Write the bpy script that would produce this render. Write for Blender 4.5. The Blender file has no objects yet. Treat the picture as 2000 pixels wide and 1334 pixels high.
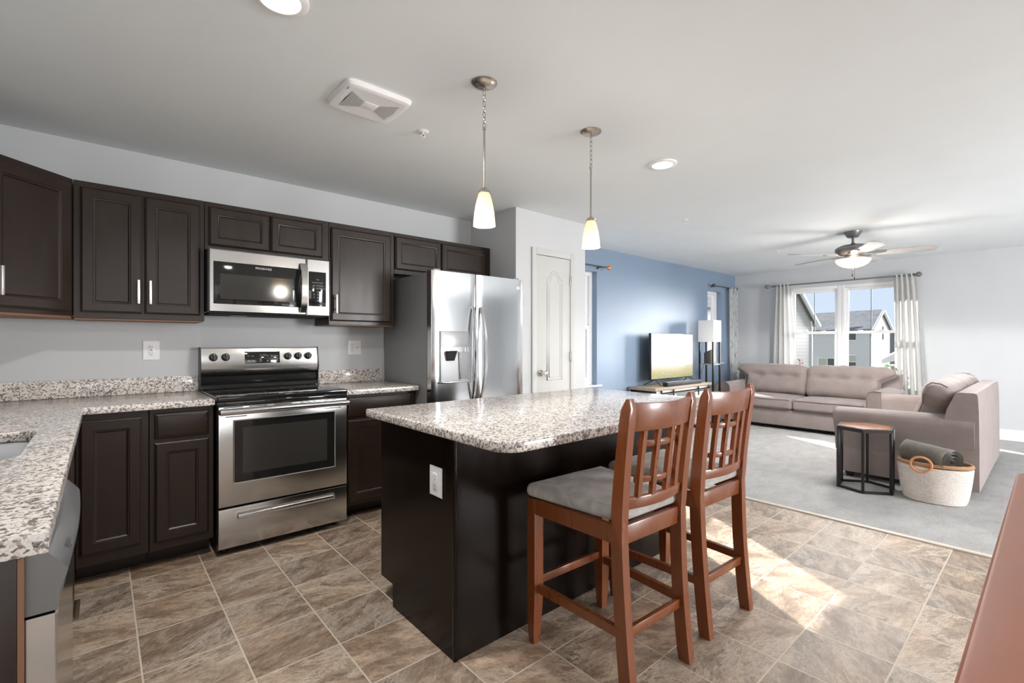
import bpy, bmesh, math, random
from math import sin, cos, pi, radians, sqrt, atan2
from mathutils import Vector, Matrix, noise
random.seed(7)
SC = bpy.context.scene
COL = SC.collection

# ------------------------------------------------------------------ camera
cam_d = bpy.data.cameras.new('camera'); cam = bpy.data.objects.new('camera', cam_d); COL.objects.link(cam)
cam.location = (0, 0, 1.237); cam.rotation_euler = (pi/2, 0, radians(49.031 - 90))
cam_d.sensor_width = 36; cam_d.lens = 923.3/2000*36; cam_d.shift_y = 2.4/2000
cam_d.clip_start = 0.02; cam_d.clip_end = 400
SC.camera = cam
SC.view_settings.view_transform = 'Standard'; SC.view_settings.look = 'None'
SC.view_settings.gamma = 1.0; SC.view_settings.use_curve_mapping = False
SC.view_settings.exposure = 0.33
SC.cycles.max_bounces = 10; SC.cycles.diffuse_bounces = 6; SC.cycles.glossy_bounces = 5
SC.cycles.transparent_max_bounces = 12
SC.cycles.sample_clamp_indirect = 6.0
SC.cycles.use_denoising = True
SC.cycles.caustics_reflective = False; SC.cycles.caustics_refractive = False

# ------------------------------------------------------------------ world, sun, daylight
W = bpy.data.worlds.new('sky'); SC.world = W; W.use_nodes = True
wn = W.node_tree.nodes; wl = W.node_tree.links
wn.clear()
wo = wn.new('ShaderNodeOutputWorld'); wb = wn.new('ShaderNodeBackground')
wtc = wn.new('ShaderNodeTexCoord'); wsx = wn.new('ShaderNodeSeparateXYZ'); wr = wn.new('ShaderNodeValToRGB')
wl.new(wtc.outputs['Generated'], wsx.inputs[0]); wl.new(wsx.outputs['Z'], wr.inputs[0])
wr.color_ramp.elements[0].position = 0.0; wr.color_ramp.elements[0].color = (0.72, 0.84, 1.0, 1)
wr.color_ramp.elements[1].position = 0.6; wr.color_ramp.elements[1].color = (0.50, 0.68, 1.0, 1)
wl.new(wr.outputs[0], wb.inputs[0]); wb.inputs[1].default_value = 0.78
wl.new(wb.outputs[0], wo.inputs[0])

def lamp(name, kind, loc, energy, color=(1, 1, 1), direction=None, size=0.1, size_y=None, angle=None, radius=None, spot=None):
    d = bpy.data.lights.new(name, kind); d.energy = energy; d.color = color
    if kind == 'AREA':
        d.size = size
        if size_y: d.shape = 'RECTANGLE'; d.size_y = size_y
    if kind == 'SUN' and angle: d.angle = radians(angle)
    if kind in ('POINT', 'SPOT') and radius: d.shadow_soft_size = radius
    if spot: d.spot_size = radians(spot); d.spot_blend = 0.6
    o = bpy.data.objects.new(name, d); COL.objects.link(o); o.location = loc
    if direction is not None: o.rotation_euler = Vector(direction).to_track_quat('-Z', 'Y').to_euler()
    return o
# sun: winter sun through the blue wall windows and the big window; a wide soft sun stands for the bright haze in front of the big window
lamp('sun', 'SUN', (12, 20, 14), 9.0, (1.0, 0.95, 0.88), (-0.5, -0.866, -0.543), angle=0.5)
lamp('haze_east', 'SUN', (30, 3, 12), 9.0, (0.98, 0.99, 1.0), (-0.89, 0.43, -0.13), angle=34)
# daylight through the patio door and the dining window on the south side
lamp('daylight_patio', 'AREA', (4.90, -4.05, 1.08), 240, (0.98, 0.985, 1.0), (0, 1, -0.12), 1.15, 1.9)
lamp('daylight_dining', 'AREA', (0.45, -4.05, 1.40), 22, (1.0, 0.99, 0.97), (0, 1, -0.12), 2.1, 1.5)

# ------------------------------------------------------------------ materials
def mat(name, col=(0.8, 0.8, 0.8), rough=0.5, metal=0.0, spec=None, coat=0.0, emit=None, estr=0.0, sheen=0.0):
    m = bpy.data.materials.new(name); m.use_nodes = True
    b = m.node_tree.nodes['Principled BSDF']
    b.inputs['Base Color'].default_value = (*col, 1); b.inputs['Roughness'].default_value = rough
    b.inputs['Metallic'].default_value = metal
    if spec is not None: b.inputs['Specular IOR Level'].default_value = spec
    if coat: b.inputs['Coat Weight'].default_value = coat; b.inputs['Coat Roughness'].default_value = 0.12
    if sheen: b.inputs['Sheen Weight'].default_value = sheen; b.inputs['Sheen Roughness'].default_value = 0.5
    if emit: b.inputs['Emission Color'].default_value = (*emit, 1); b.inputs['Emission Strength'].default_value = estr
    return m
class NT:
    def __init__(s, m):
        s.m = m; s.t = m.node_tree; s.b = s.t.nodes.get('Principled BSDF')
        s.tc = s.t.nodes.new('ShaderNodeTexCoord')
    def n(s, k, **kw):
        x = s.t.nodes.new(k)
        for a, v in kw.items(): setattr(x, a, v)
        return x
    def l(s, a, b): s.t.links.new(a, b)
    def mapping(s, scale=(1, 1, 1), rot=(0, 0, 0), src='Object'):
        x = s.n('ShaderNodeMapping'); x.inputs['Scale'].default_value = scale; x.inputs['Rotation'].default_value = rot
        s.l(s.tc.outputs[src], x.inputs[0]); return x.outputs[0]
    def noise(s, vec, scale, detail=4, rough=0.55, dist=0.0):
        x = s.n('ShaderNodeTexNoise'); x.inputs['Scale'].default_value = scale; x.inputs['Detail'].default_value = detail
        x.inputs['Roughness'].default_value = rough; x.inputs['Distortion'].default_value = dist
        s.l(vec, x.inputs['Vector']); return x.outputs['Fac']
    def ramp(s, fac, stops, interp='LINEAR'):
        x = s.n('ShaderNodeValToRGB'); x.color_ramp.interpolation = interp
        e = x.color_ramp.elements
        while len(e) < len(stops): e.new(0.5)
        for i, (p, c) in enumerate(stops):
            e[i].position = p; e[i].color = (*c, 1) if len(c) == 3 else c
        s.l(fac, x.inputs[0]); return x.outputs[0]
    def math(s, op, a, b=None, c=None):
        x = s.n('ShaderNodeMath', operation=op)
        for i, v in enumerate((a, b, c)):
            if v is None: continue
            if isinstance(v, (int, float)): x.inputs[i].default_value = v
            else: s.l(v, x.inputs[i])
        return x.outputs[0]
    def mix(s, fac, a, b, blend='MIX'):
        x = s.n('ShaderNodeMix', data_type='RGBA', blend_type=blend)
        for i, v in ((0, fac), (6, a), (7, b)):
            if isinstance(v, (int, float)): x.inputs[i].default_value = v
            elif isinstance(v, tuple): x.inputs[i].default_value = (*v, 1)
            else: s.l(v, x.inputs[i])
        return x.outputs[2]
    def bump(s, h, strength=0.2, dist=0.01):
        x = s.n('ShaderNodeBump'); x.inputs['Strength'].default_value = strength; x.inputs['Distance'].default_value = dist
        s.l(h, x.inputs['Height']); s.l(x.outputs[0], s.b.inputs['Normal']); return x
    def col(s, v): s.l(v, s.b.inputs['Base Color'])
    def rough(s, v): s.l(v, s.b.inputs['Roughness'])

def wall_paint(name, col, rough=0.55, spec=0.35):
    m = mat(name, col, rough, spec=spec); t = NT(m)
    v = t.mapping()
    t.col(t.mix(t.noise(v, 3.0, 2), tuple(c*0.97 for c in col), tuple(min(1, c*1.03) for c in col)))
    t.bump(t.noise(v, 260, 2), 0.05, 0.002); return m
M = {}
M['wall'] = wall_paint('wall_grey_paint', (0.572, 0.585, 0.598))
M['blue'] = wall_paint('wall_blue_paint', (0.21, 0.285, 0.39), 0.45, 0.8)
M['ceil'] = wall_paint('ceiling_paint', (0.748, 0.785, 0.798), 0.7, 0.2)
M['white'] = mat('white_trim_paint', (0.82, 0.82, 0.81), 0.35)
M['doorw'] = mat('white_door_paint', (0.58, 0.58, 0.565), 0.7, spec=0.2)
M['vinyl'] = mat('white_vinyl', (0.85, 0.85, 0.85), 0.3)
M['plate'] = mat('white_plastic', (0.85, 0.85, 0.86), 0.3)
M['slot'] = mat('socket_slot_dark', (0.12, 0.12, 0.12), 0.5)

def wood(name, c0, c1, rough, scale=(1, 1, 1), coat=0.0, ns=9, spec=0.5):
    m = mat(name, c0, rough, coat=coat, spec=spec); t = NT(m)
    v = t.mapping(scale)
    f = t.noise(v, ns, 5, 0.6, 0.6)
    t.col(t.ramp(f, [(0.25, c0), (0.75, c1)]))
    t.rough(t.ramp(f, [(0.2, (rough*0.9,)*3), (0.8, (rough*1.15,)*3)])); return m
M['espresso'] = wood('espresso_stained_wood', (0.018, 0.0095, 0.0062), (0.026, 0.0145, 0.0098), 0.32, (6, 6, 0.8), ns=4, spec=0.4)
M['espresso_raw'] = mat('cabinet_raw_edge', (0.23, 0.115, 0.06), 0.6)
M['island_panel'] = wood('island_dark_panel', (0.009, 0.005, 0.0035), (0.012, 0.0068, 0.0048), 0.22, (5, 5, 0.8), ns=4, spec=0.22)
M['cherry'] = wood('cherry_stained_wood', (0.190, 0.052, 0.0155), (0.232, 0.066, 0.0195), 0.28, (9, 9, 0.7), coat=0.3, ns=4)
M['tablewood'] = wood('dining_table_wood', (0.27, 0.070, 0.024), (0.345, 0.100, 0.036), 0.38, (0.9, 6, 3), coat=0.08, ns=4)
M['oak'] = wood('washed_oak_top', (0.36, 0.28, 0.20), (0.46, 0.37, 0.28), 0.5, (1, 9, 9), ns=3)
M['walnut'] = wood('side_table_wood', (0.30, 0.115, 0.045), (0.47, 0.20, 0.085), 0.25, (1.5, 9, 4), ns=4, coat=0.4)
M['blade'] = wood('fan_blade_wood', (0.34, 0.32, 0.31), (0.42, 0.40, 0.385), 0.45, (3, 3, 3))

def granite(name):
    m = mat(name, (0.7, 0.66, 0.62), 0.13); t = NT(m)
    v = t.mapping()
    nz = t.n('ShaderNodeTexNoise'); nz.inputs['Scale'].default_value = 70; nz.inputs['Detail'].default_value = 2
    t.l(v, nz.inputs['Vector'])
    add = t.n('ShaderNodeMix', data_type='VECTOR'); add.inputs[0].default_value = 0.012
    t.l(v, add.inputs[4]); t.l(nz.outputs['Color'], add.inputs[5])
    vo = t.n('ShaderNodeTexVoronoi'); vo.inputs['Scale'].default_value = 150; t.l(add.outputs[1], vo.inputs['Vector'])
    sp = t.n('ShaderNodeSeparateColor'); t.l(vo.outputs['Color'], sp.inputs[0])
    big = t.noise(v, 16, 2)
    f = t.math('ADD', sp.outputs[0], t.math('MULTIPLY', t.math('SUBTRACT', big, 0.5), 0.55))
    base = t.ramp(f, [(0.0, (0.80, 0.755, 0.71)), (0.24, (0.72, 0.66, 0.61)), (0.42, (0.80, 0.755, 0.715)), (0.53, (0.34, 0.275, 0.235)),
                      (0.67, (0.64, 0.58, 0.535)), (0.74, (0.13, 0.10, 0.085)), (0.86, (0.026, 0.022, 0.022))], 'CONSTANT')
    fine = t.noise(v, 300, 2)
    t.col(t.mix(0.25, base, t.ramp(fine, [(0.35, (0.30, 0.26, 0.23)), (0.6, (0.85, 0.81, 0.77))]))); return m
M['granite'] = granite('speckled_granite')

def floor_tile():
    m = mat('slate_look_tile', (0.25, 0.2, 0.16), 0.4); t = NT(m)
    sx = t.n('ShaderNodeSeparateXYZ'); t.l(t.tc.outputs['Object'], sx.inputs[0])
    TX, TY = 0.3127, 0.3045
    u = t.math('DIVIDE', t.math('SUBTRACT', sx.outputs[0], 0.1145 - 20*TX), TX)
    w = t.math('DIVIDE', t.math('SUBTRACT', sx.outputs[1], 0.1030 - 20*TY), TY)
    iu, iw = t.math('FLOOR', u), t.math('FLOOR', w)
    fu, fw = t.math('FRACT', u), t.math('FRACT', w)
    du = t.math('MINIMUM', fu, t.math('SUBTRACT', 1.0, fu)); dw = t.math('MINIMUM', fw, t.math('SUBTRACT', 1.0, fw))
    d = t.math('MINIMUM', du, dw)
    grout = t.math('LESS_THAN', d, 0.0095)
    cid = t.n('ShaderNodeCombineXYZ'); t.l(iu, cid.inputs[0]); t.l(iw, cid.inputs[1])
    wn_ = t.n('ShaderNodeTexWhiteNoise', noise_dimensions='2D'); t.l(cid.outputs[0], wn_.inputs['Vector'])
    sc = t.n('ShaderNodeVectorMath', operation='SCALE'); sc.inputs['Scale'].default_value = 37.0
    t.l(wn_.outputs['Color'], sc.inputs[0])
    rot = t.n('ShaderNodeVectorRotate', rotation_type='Z_AXIS'); t.l(t.tc.outputs['Object'], rot.inputs['Vector'])
    t.l(t.math('MULTIPLY', t.math('SUBTRACT', wn_.outputs['Value'], 0.5), 1.3), rot.inputs['Angle'])
    ad = t.n('ShaderNodeVectorMath', operation='ADD'); t.l(rot.outputs[0], ad.inputs[0]); t.l(sc.outputs[0], ad.inputs[1])
    mp = t.n('ShaderNodeMapping'); mp.inputs['Scale'].default_value = (1.0, 2.2, 1.0); t.l(ad.outputs[0], mp.inputs[0])
    v = mp.outputs[0]
    n1 = t.noise(v, 4.6, 9, 0.68, 0.45); n2 = t.noise(v, 26, 8, 0.72, 0.6); n3 = t.noise(v, 2.0, 3, 0.5, 0.5); n4 = t.noise(v, 120, 4, 0.7, 0.4)
    f = t.math('ADD', t.math('MULTIPLY', n1, 0.50), t.math('ADD', t.math('MULTIPLY', n2, 0.32), t.math('MULTIPLY', n4, 0.18)))
    base = t.ramp(f, [(0.36, (0.120, 0.080, 0.054)), (0.44, (0.235, 0.168, 0.119)), (0.51, (0.365, 0.278, 0.206)), (0.575, (0.55, 0.44, 0.34)), (0.66, (0.74, 0.62, 0.50))])
    vein = t.math('ABSOLUTE', t.math('SUBTRACT', n1, 0.5))
    vein2 = t.math('ABSOLUTE', t.math('SUBTRACT', n2, 0.5))
    vm = t.math('MAXIMUM', t.ramp(vein, [(0.0, (0.8,)*3), (0.022, (0.0,)*3)]), t.ramp(vein2, [(0.0, (0.55,)*3), (0.02, (0.0,)*3)]))
    vm = t.math('MULTIPLY', vm, t.ramp(n3, [(0.44, (0,)*3), (0.58, (1,)*3)]))
    base = t.mix(vm, base, (0.70, 0.59, 0.47))
    tint = t.ramp(wn_.outputs['Value'], [(0.0, (0.80, 0.80, 0.82)), (0.5, (1.0, 1.0, 1.0)), (1.0, (1.15, 1.12, 1.10))])
    base = t.mix(1.0, base, tint, 'MULTIPLY')
    cool = t.ramp(n3, [(0.35, (1.0, 0.93, 0.85)), (0.65, (1.0, 1.03, 1.06))])
    base = t.mix(0.8, base, cool, 'MULTIPLY')
    t.col(t.mix(grout, base, (0.66, 0.57, 0.46)))
    t.rough(t.mix(grout, t.ramp(f, [(0.3, (0.40,)*3), (0.7, (0.52,)*3)]), (0.7, 0.7, 0.7))); t.b.inputs['Specular IOR Level'].default_value = 0.7
    h = t.math('SUBTRACT', t.math('ADD', f, 0.0), t.math('MULTIPLY', grout, 0.4))
    t.bump(h, 0.45, 0.007)
    return m
M['tile'] = floor_tile()

def carpet():
    m = mat('light_grey_carpet', (0.62, 0.6, 0.585), 0.95, spec=0.1, sheen=0.3); t = NT(m)
    v = t.mapping((1, 1.6, 1))
    a = t.noise(v, 5, 5, 0.6, 0.6); b = t.noise(v, 90, 3, 0.6); c = t.noise(v, 320, 2)
    f = t.math('ADD', t.math('MULTIPLY', a, 0.35), t.math('ADD', t.math('MULTIPLY', b, 0.35), t.math('MULTIPLY', c, 0.3)))
    t.col(t.ramp(f, [(0.36, (0.40, 0.385, 0.37)), (0.48, (0.60, 0.585, 0.57)), (0.62, (0.73, 0.715, 0.70))]))
    t.bump(t.math('ADD', b, c), 0.8, 0.015); return m
M['carpet'] = carpet()

def steel(name, col=(0.60, 0.60, 0.61), rough=0.27, axis='x', aniso=0.0):
    m = mat(name, col, rough, 1.0); t = NT(m)
    v = t.mapping((1.5, 1.5, 260) if axis == 'x' else (260, 260, 1.5))
    f = t.noise(v, 2.0, 3, 0.5)
    t.rough(t.ramp(f, [(0.3, (rough*0.92,)*3), (0.7, (rough*1.10,)*3)]))
    if axis == 'x': t.bump(f, 0.004, 0.0008)
    return m
M['steel'] = steel('brushed_stainless', (0.54, 0.53, 0.515), 0.19)
M['steelv'] = steel('brushed_stainless_vertical', (0.64, 0.645, 0.65), 0.13, 'z')
M['steelsm'] = mat('polished_stainless', (0.68, 0.68, 0.69), 0.16, 1.0)
M['fridgeside'] = mat('fridge_grey_side', (0.30, 0.305, 0.31), 0.4, 0.35)
M['nickel'] = mat('brushed_nickel', (0.50, 0.46, 0.42), 0.24, 1.0)
M['handle'] = mat('satin_nickel_handle', (0.80, 0.745, 0.72), 0.35, 0.9)
M['chrome'] = mat('chrome', (0.75, 0.75, 0.75), 0.08, 1.0)
M['blackglass'] = mat('black_glass', (0.012, 0.012, 0.012), 0.06)
M['smokeglass'] = mat('smoked_oven_glass', (0.035, 0.033, 0.030), 0.10)
M['blackpl'] = mat('black_plastic', (0.018, 0.018, 0.018), 0.32)
M['blackmetal'] = mat('black_iron', (0.022, 0.018, 0.017), 0.38, 0.3)
M['blackgap'] = mat('dark_gap', (0.006, 0.006, 0.006), 0.8)
M['legend'] = mat('printed_legend', (0.62, 0.62, 0.62), 0.5)
M['legenddark'] = mat('printed_dark_legend', (0.10, 0.10, 0.10), 0.5)
M['greypl'] = mat('grey_dispenser_plastic', (0.36, 0.365, 0.37), 0.32, 0.4)
M['sinksteel'] = mat('sink_steel', (0.62, 0.63, 0.65), 0.3, 0.85)
M['dwconsole'] = mat('dishwasher_grey_console', (0.24, 0.245, 0.25), 0.3, 0.75)
M['brass'] = mat('register_brown', (0.14, 0.09, 0.06), 0.4, 0.3)
M['fanmetal'] = mat('pewter_fan_metal', (0.20, 0.20, 0.20), 0.35, 0.6)
M['copper'] = mat('copper_finial', (0.75, 0.30, 0.13), 0.3, 0.6)
M['bronze'] = mat('dark_rod_metal', (0.10, 0.095, 0.09), 0.35, 0.6)
M['greyrod'] = mat('grey_rod_metal', (0.22, 0.22, 0.23), 0.35, 0.6)

def fabric(name, c0, c1, scale=420, rough=0.9, bump=0.25, sheen=0.25):
    m = mat(name, c0, rough, spec=0.15, sheen=sheen); t = NT(m)
    v = t.mapping()
    f = t.math('ADD', t.math('MULTIPLY', t.noise(v, scale, 2), 0.6), t.math('MULTIPLY', t.noise(v, 7, 4, 0.6), 0.4))
    t.col(t.ramp(f, [(0.36, c0), (0.64, c1)])); t.bump(f, bump, 0.003); return m
M['sofa'] = fabric('taupe_upholstery', (0.255, 0.205, 0.193), (0.345, 0.288, 0.272))
M['piping'] = fabric('taupe_piping', (0.16, 0.13, 0.122), (0.21, 0.175, 0.165))
M['suede'] = fabric('grey_suede_seat', (0.30, 0.285, 0.27), (0.47, 0.455, 0.44), 260, sheen=0.6)
def suede_patch():
    t = NT(M['suede']); v = t.mapping()
    f = t.noise(v, 9, 4, 0.6, 0.8)
    t.col(t.ramp(f, [(0.35, (0.36, 0.345, 0.325)), (0.65, (0.62, 0.60, 0.575))]))
suede_patch()
M['throw'] = fabric('grey_plush_blanket', (0.20, 0.185, 0.162), (0.36, 0.325, 0.285), 180, bump=0.5, sheen=0.6)
M['rope'] = fabric('cream_cotton_rope', (0.62, 0.55, 0.50), (0.80, 0.735, 0.685), 300, bump=0.6)
M['jute'] = fabric('brown_jute_trim', (0.30, 0.15, 0.07), (0.50, 0.29, 0.16), 300, bump=0.6)
M['wicker'] = fabric('tan_wrapped_handle', (0.50, 0.21, 0.085), (0.66, 0.31, 0.14), 260, bump=0.5)

def curtain_cloth(name, col, lines=False):
    m = bpy.data.materials.new(name); m.use_nodes = True
    t = NT(m); b = t.b; b.inputs['Roughness'].default_value = 0.9; b.inputs['Specular IOR Level'].default_value = 0.1
    out = t.t.nodes['Material Output']
    tr = t.n('ShaderNodeBsdfTranslucent'); mx = t.n('ShaderNodeMixShader'); mx.inputs[0].default_value = 0.5
    t.l(b.outputs[0], mx.inputs[1]); t.l(tr.outputs[0], mx.inputs[2]); t.l(mx.outputs[0], out.inputs[0])
    tr.inputs[0].default_value = (*col, 1)
    if lines:
        sx = t.n('ShaderNodeSeparateXYZ'); t.l(t.tc.outputs['Object'], sx.inputs[0])
        xx, zz = sx.outputs[0], sx.outputs[2]
        wv = t.math('MULTIPLY', t.math('SINE', t.math('MULTIPLY', zz, 17.0)), 0.036)
        p = t.math('PINGPONG', t.math('ADD', xx, 0.045), 0.09)
        dd = t.math('ABSOLUTE', t.math('SUBTRACT', p, t.math('ADD', wv, 0.045)))
        ln = t.math('LESS_THAN', dd, 0.0045)
        t.col(t.mix(ln, col, (0.33, 0.32, 0.31)))
    else:
        b.inputs['Base Color'].default_value = (*col, 1)
    return m
M['curtain'] = curtain_cloth('off_white_curtain', (0.84, 0.835, 0.82))
M['curtain_wave'] = curtain_cloth('white_wavy_line_curtain', (0.88, 0.88, 0.865), True)

def shade_glass(name, c, e):
    m = mat(name, (0.90, 0.84, 0.76), 0.35, emit=c, estr=e); t = NT(m)
    tr = t.n('ShaderNodeBsdfTranslucent'); tr.inputs[0].default_value = (*c, 1)
    mx = t.n('ShaderNodeMixShader'); mx.inputs[0].default_value = 0.55
    t.l(t.b.outputs[0], mx.inputs[1]); t.l(tr.outputs[0], mx.inputs[2]); t.l(mx.outputs[0], t.t.nodes['Material Output'].inputs[0])
    return m
M['pendantglass'] = shade_glass('frosted_pendant_glass', (1.0, 0.78, 0.56), 0.26)
M['fanglass'] = shade_glass('alabaster_fan_bowl', (1.0, 0.90, 0.76), 0.12); M['fanglass'].node_tree.nodes['Principled BSDF'].inputs['Base Color'].default_value = (0.55, 0.49, 0.41, 1)
M['bulb'] = mat('lit_bulb', (1, 1, 1), 0.5, emit=(1.0, 0.93, 0.82), estr=5.0)
M['led'] = mat('lit_led_lens', (1, 1, 1), 0.5, emit=(1.0, 0.98, 0.94), estr=5.0)
M['lampshade'] = mat('white_paper_shade', (0.82, 0.82, 0.81), 0.8)

def glass_pane():
    m = bpy.data.materials.new('window_glass'); m.use_nodes = True
    nt = m.node_tree; nt.nodes.clear()
    o = nt.nodes.new('ShaderNodeOutputMaterial'); mx = nt.nodes.new('ShaderNodeMixShader')
    tr = nt.nodes.new('ShaderNodeBsdfTransparent'); gl = nt.nodes.new('ShaderNodeBsdfGlossy'); lw = nt.nodes.new('ShaderNodeLayerWeight'); fr = nt.nodes.new('ShaderNodeMath'); fr.operation = 'POWER'; fr.inputs[1].default_value = 5.0; lw.inputs[0].default_value = 0.5; nt.links.new(lw.outputs['Facing'], fr.inputs[0])
    gl.inputs['Roughness'].default_value = 0.02
    nt.links.new(fr.outputs[0], mx.inputs[0]); nt.links.new(tr.outputs[0], mx.inputs[1]); nt.links.new(gl.outputs[0], mx.inputs[2])
    nt.links.new(mx.outputs[0], o.inputs[0]); return m
M['glass'] = glass_pane()

def siding(name, c, pitch, dark=0.86):
    m = mat(name, c, 0.7); t = NT(m)
    sx = t.n('ShaderNodeSeparateXYZ'); t.l(t.tc.outputs['Object'], sx.inputs[0])
    f = t.math('FRACT', t.math('DIVIDE', sx.outputs[2], pitch))
    t.col(t.mix(t.math('LESS_THAN', f, 0.16), c, tuple(x*dark for x in c))); return m
M['siding_cream'] = siding('cream_vinyl_siding', (0.60, 0.565, 0.51), 0.21, 0.82)
M['siding_shade'] = siding('shade_grey_siding', (0.66, 0.64, 0.61), 0.22, 0.96)  # shade on the middle house wall put into the siding colour
M['siding_white'] = siding('white_vinyl_siding', (0.72, 0.72, 0.71), 0.22, 0.9)  # white porch roof; also the middle house gable, coloured as sunlit
M['siding_tan'] = siding('tan_vinyl_siding', (0.42, 0.39, 0.34), 0.12, 0.85)
def shingle():
    m = mat('grey_roof_shingles', (0.12, 0.125, 0.135), 0.85); t = NT(m)
    v = t.mapping((0.6, 0.6, 5)); f = t.noise(v, 2.4, 4, 0.6)
    t.col(t.ramp(f, [(0.35, (0.13, 0.135, 0.14)), (0.65, (0.23, 0.235, 0.24))])); return m
M['shingle'] = shingle()
M['lawn'] = fabric('lawn_grass', (0.13, 0.13, 0.085), (0.22, 0.215, 0.15), 3, bump=0.3)
M['houseglass'] = mat('house_window_glass', (0.10, 0.105, 0.08), 0.08)
M['houseblind'] = mat('house_window_blind', (0.52, 0.49, 0.37), 0.5)
M['leaf'] = mat('green_leaf', (0.06, 0.22, 0.02), 0.45)
M['leafbright'] = mat('bright_green_leaf', (0.22, 0.52, 0.03), 0.45)
M['leafdark'] = mat('dark_green_leaf', (0.015, 0.045, 0.015), 0.45)
M['leafred'] = mat('red_leaf', (0.55, 0.03, 0.025), 0.45)
M['pot'] = mat('terracotta_pot', (0.42, 0.17, 0.09), 0.7)
M['soil'] = mat('potting_soil', (0.04, 0.03, 0.02), 0.9)
M['speaker'] = mat('dark_grey_speaker_cloth', (0.10, 0.10, 0.10), 0.8)
M['paper'] = mat('white_paper_pages', (0.80, 0.80, 0.77), 0.8)
M['bookgreen'] = mat('green_book_cover', (0.26, 0.48, 0.10), 0.5)

def tv_picture():
    m = mat('tv_screen_picture', (0.02, 0.02, 0.02), 0.25); t = NT(m)
    sx = t.n('ShaderNodeSeparateXYZ'); t.l(t.tc.outputs['Object'], sx.inputs[0])
    v = t.mapping((1, 1, 1)); n1 = t.noise(v, 22, 4, 0.6); n2 = t.noise(v, 60, 2)
    g = t.math('ADD', t.math('DIVIDE', sx.outputs[2], 0.64), t.math('MULTIPLY', t.math('SUBTRACT', n1, 0.5), 0.16))
    sky = t.ramp(g, [(0.0, (0.42, 0.40, 0.14)), (0.16, (0.60, 0.55, 0.28)), (0.27, (0.72, 0.64, 0.44)), (0.34, (1.0, 0.92, 0.83)), (0.6, (1.0, 0.95, 0.90)), (1.0, (1.0, 0.97, 0.94))])
    fl = t.ramp(n2, [(0.60, (0, 0, 0)), (0.68, (1, 1, 1))])
    low = t.ramp(g, [(0.2, (1, 1, 1)), (0.36, (0, 0, 0))])
    c = t.mix(t.math('MULTIPLY', t.math('MULTIPLY', fl, low), 0.8), sky, (0.95, 0.72, 0.72))
    t.l(c, t.b.inputs['Emission Color']); t.b.inputs['Emission Strength'].default_value = 0.80
    return m
M['tv'] = tv_picture()

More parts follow.
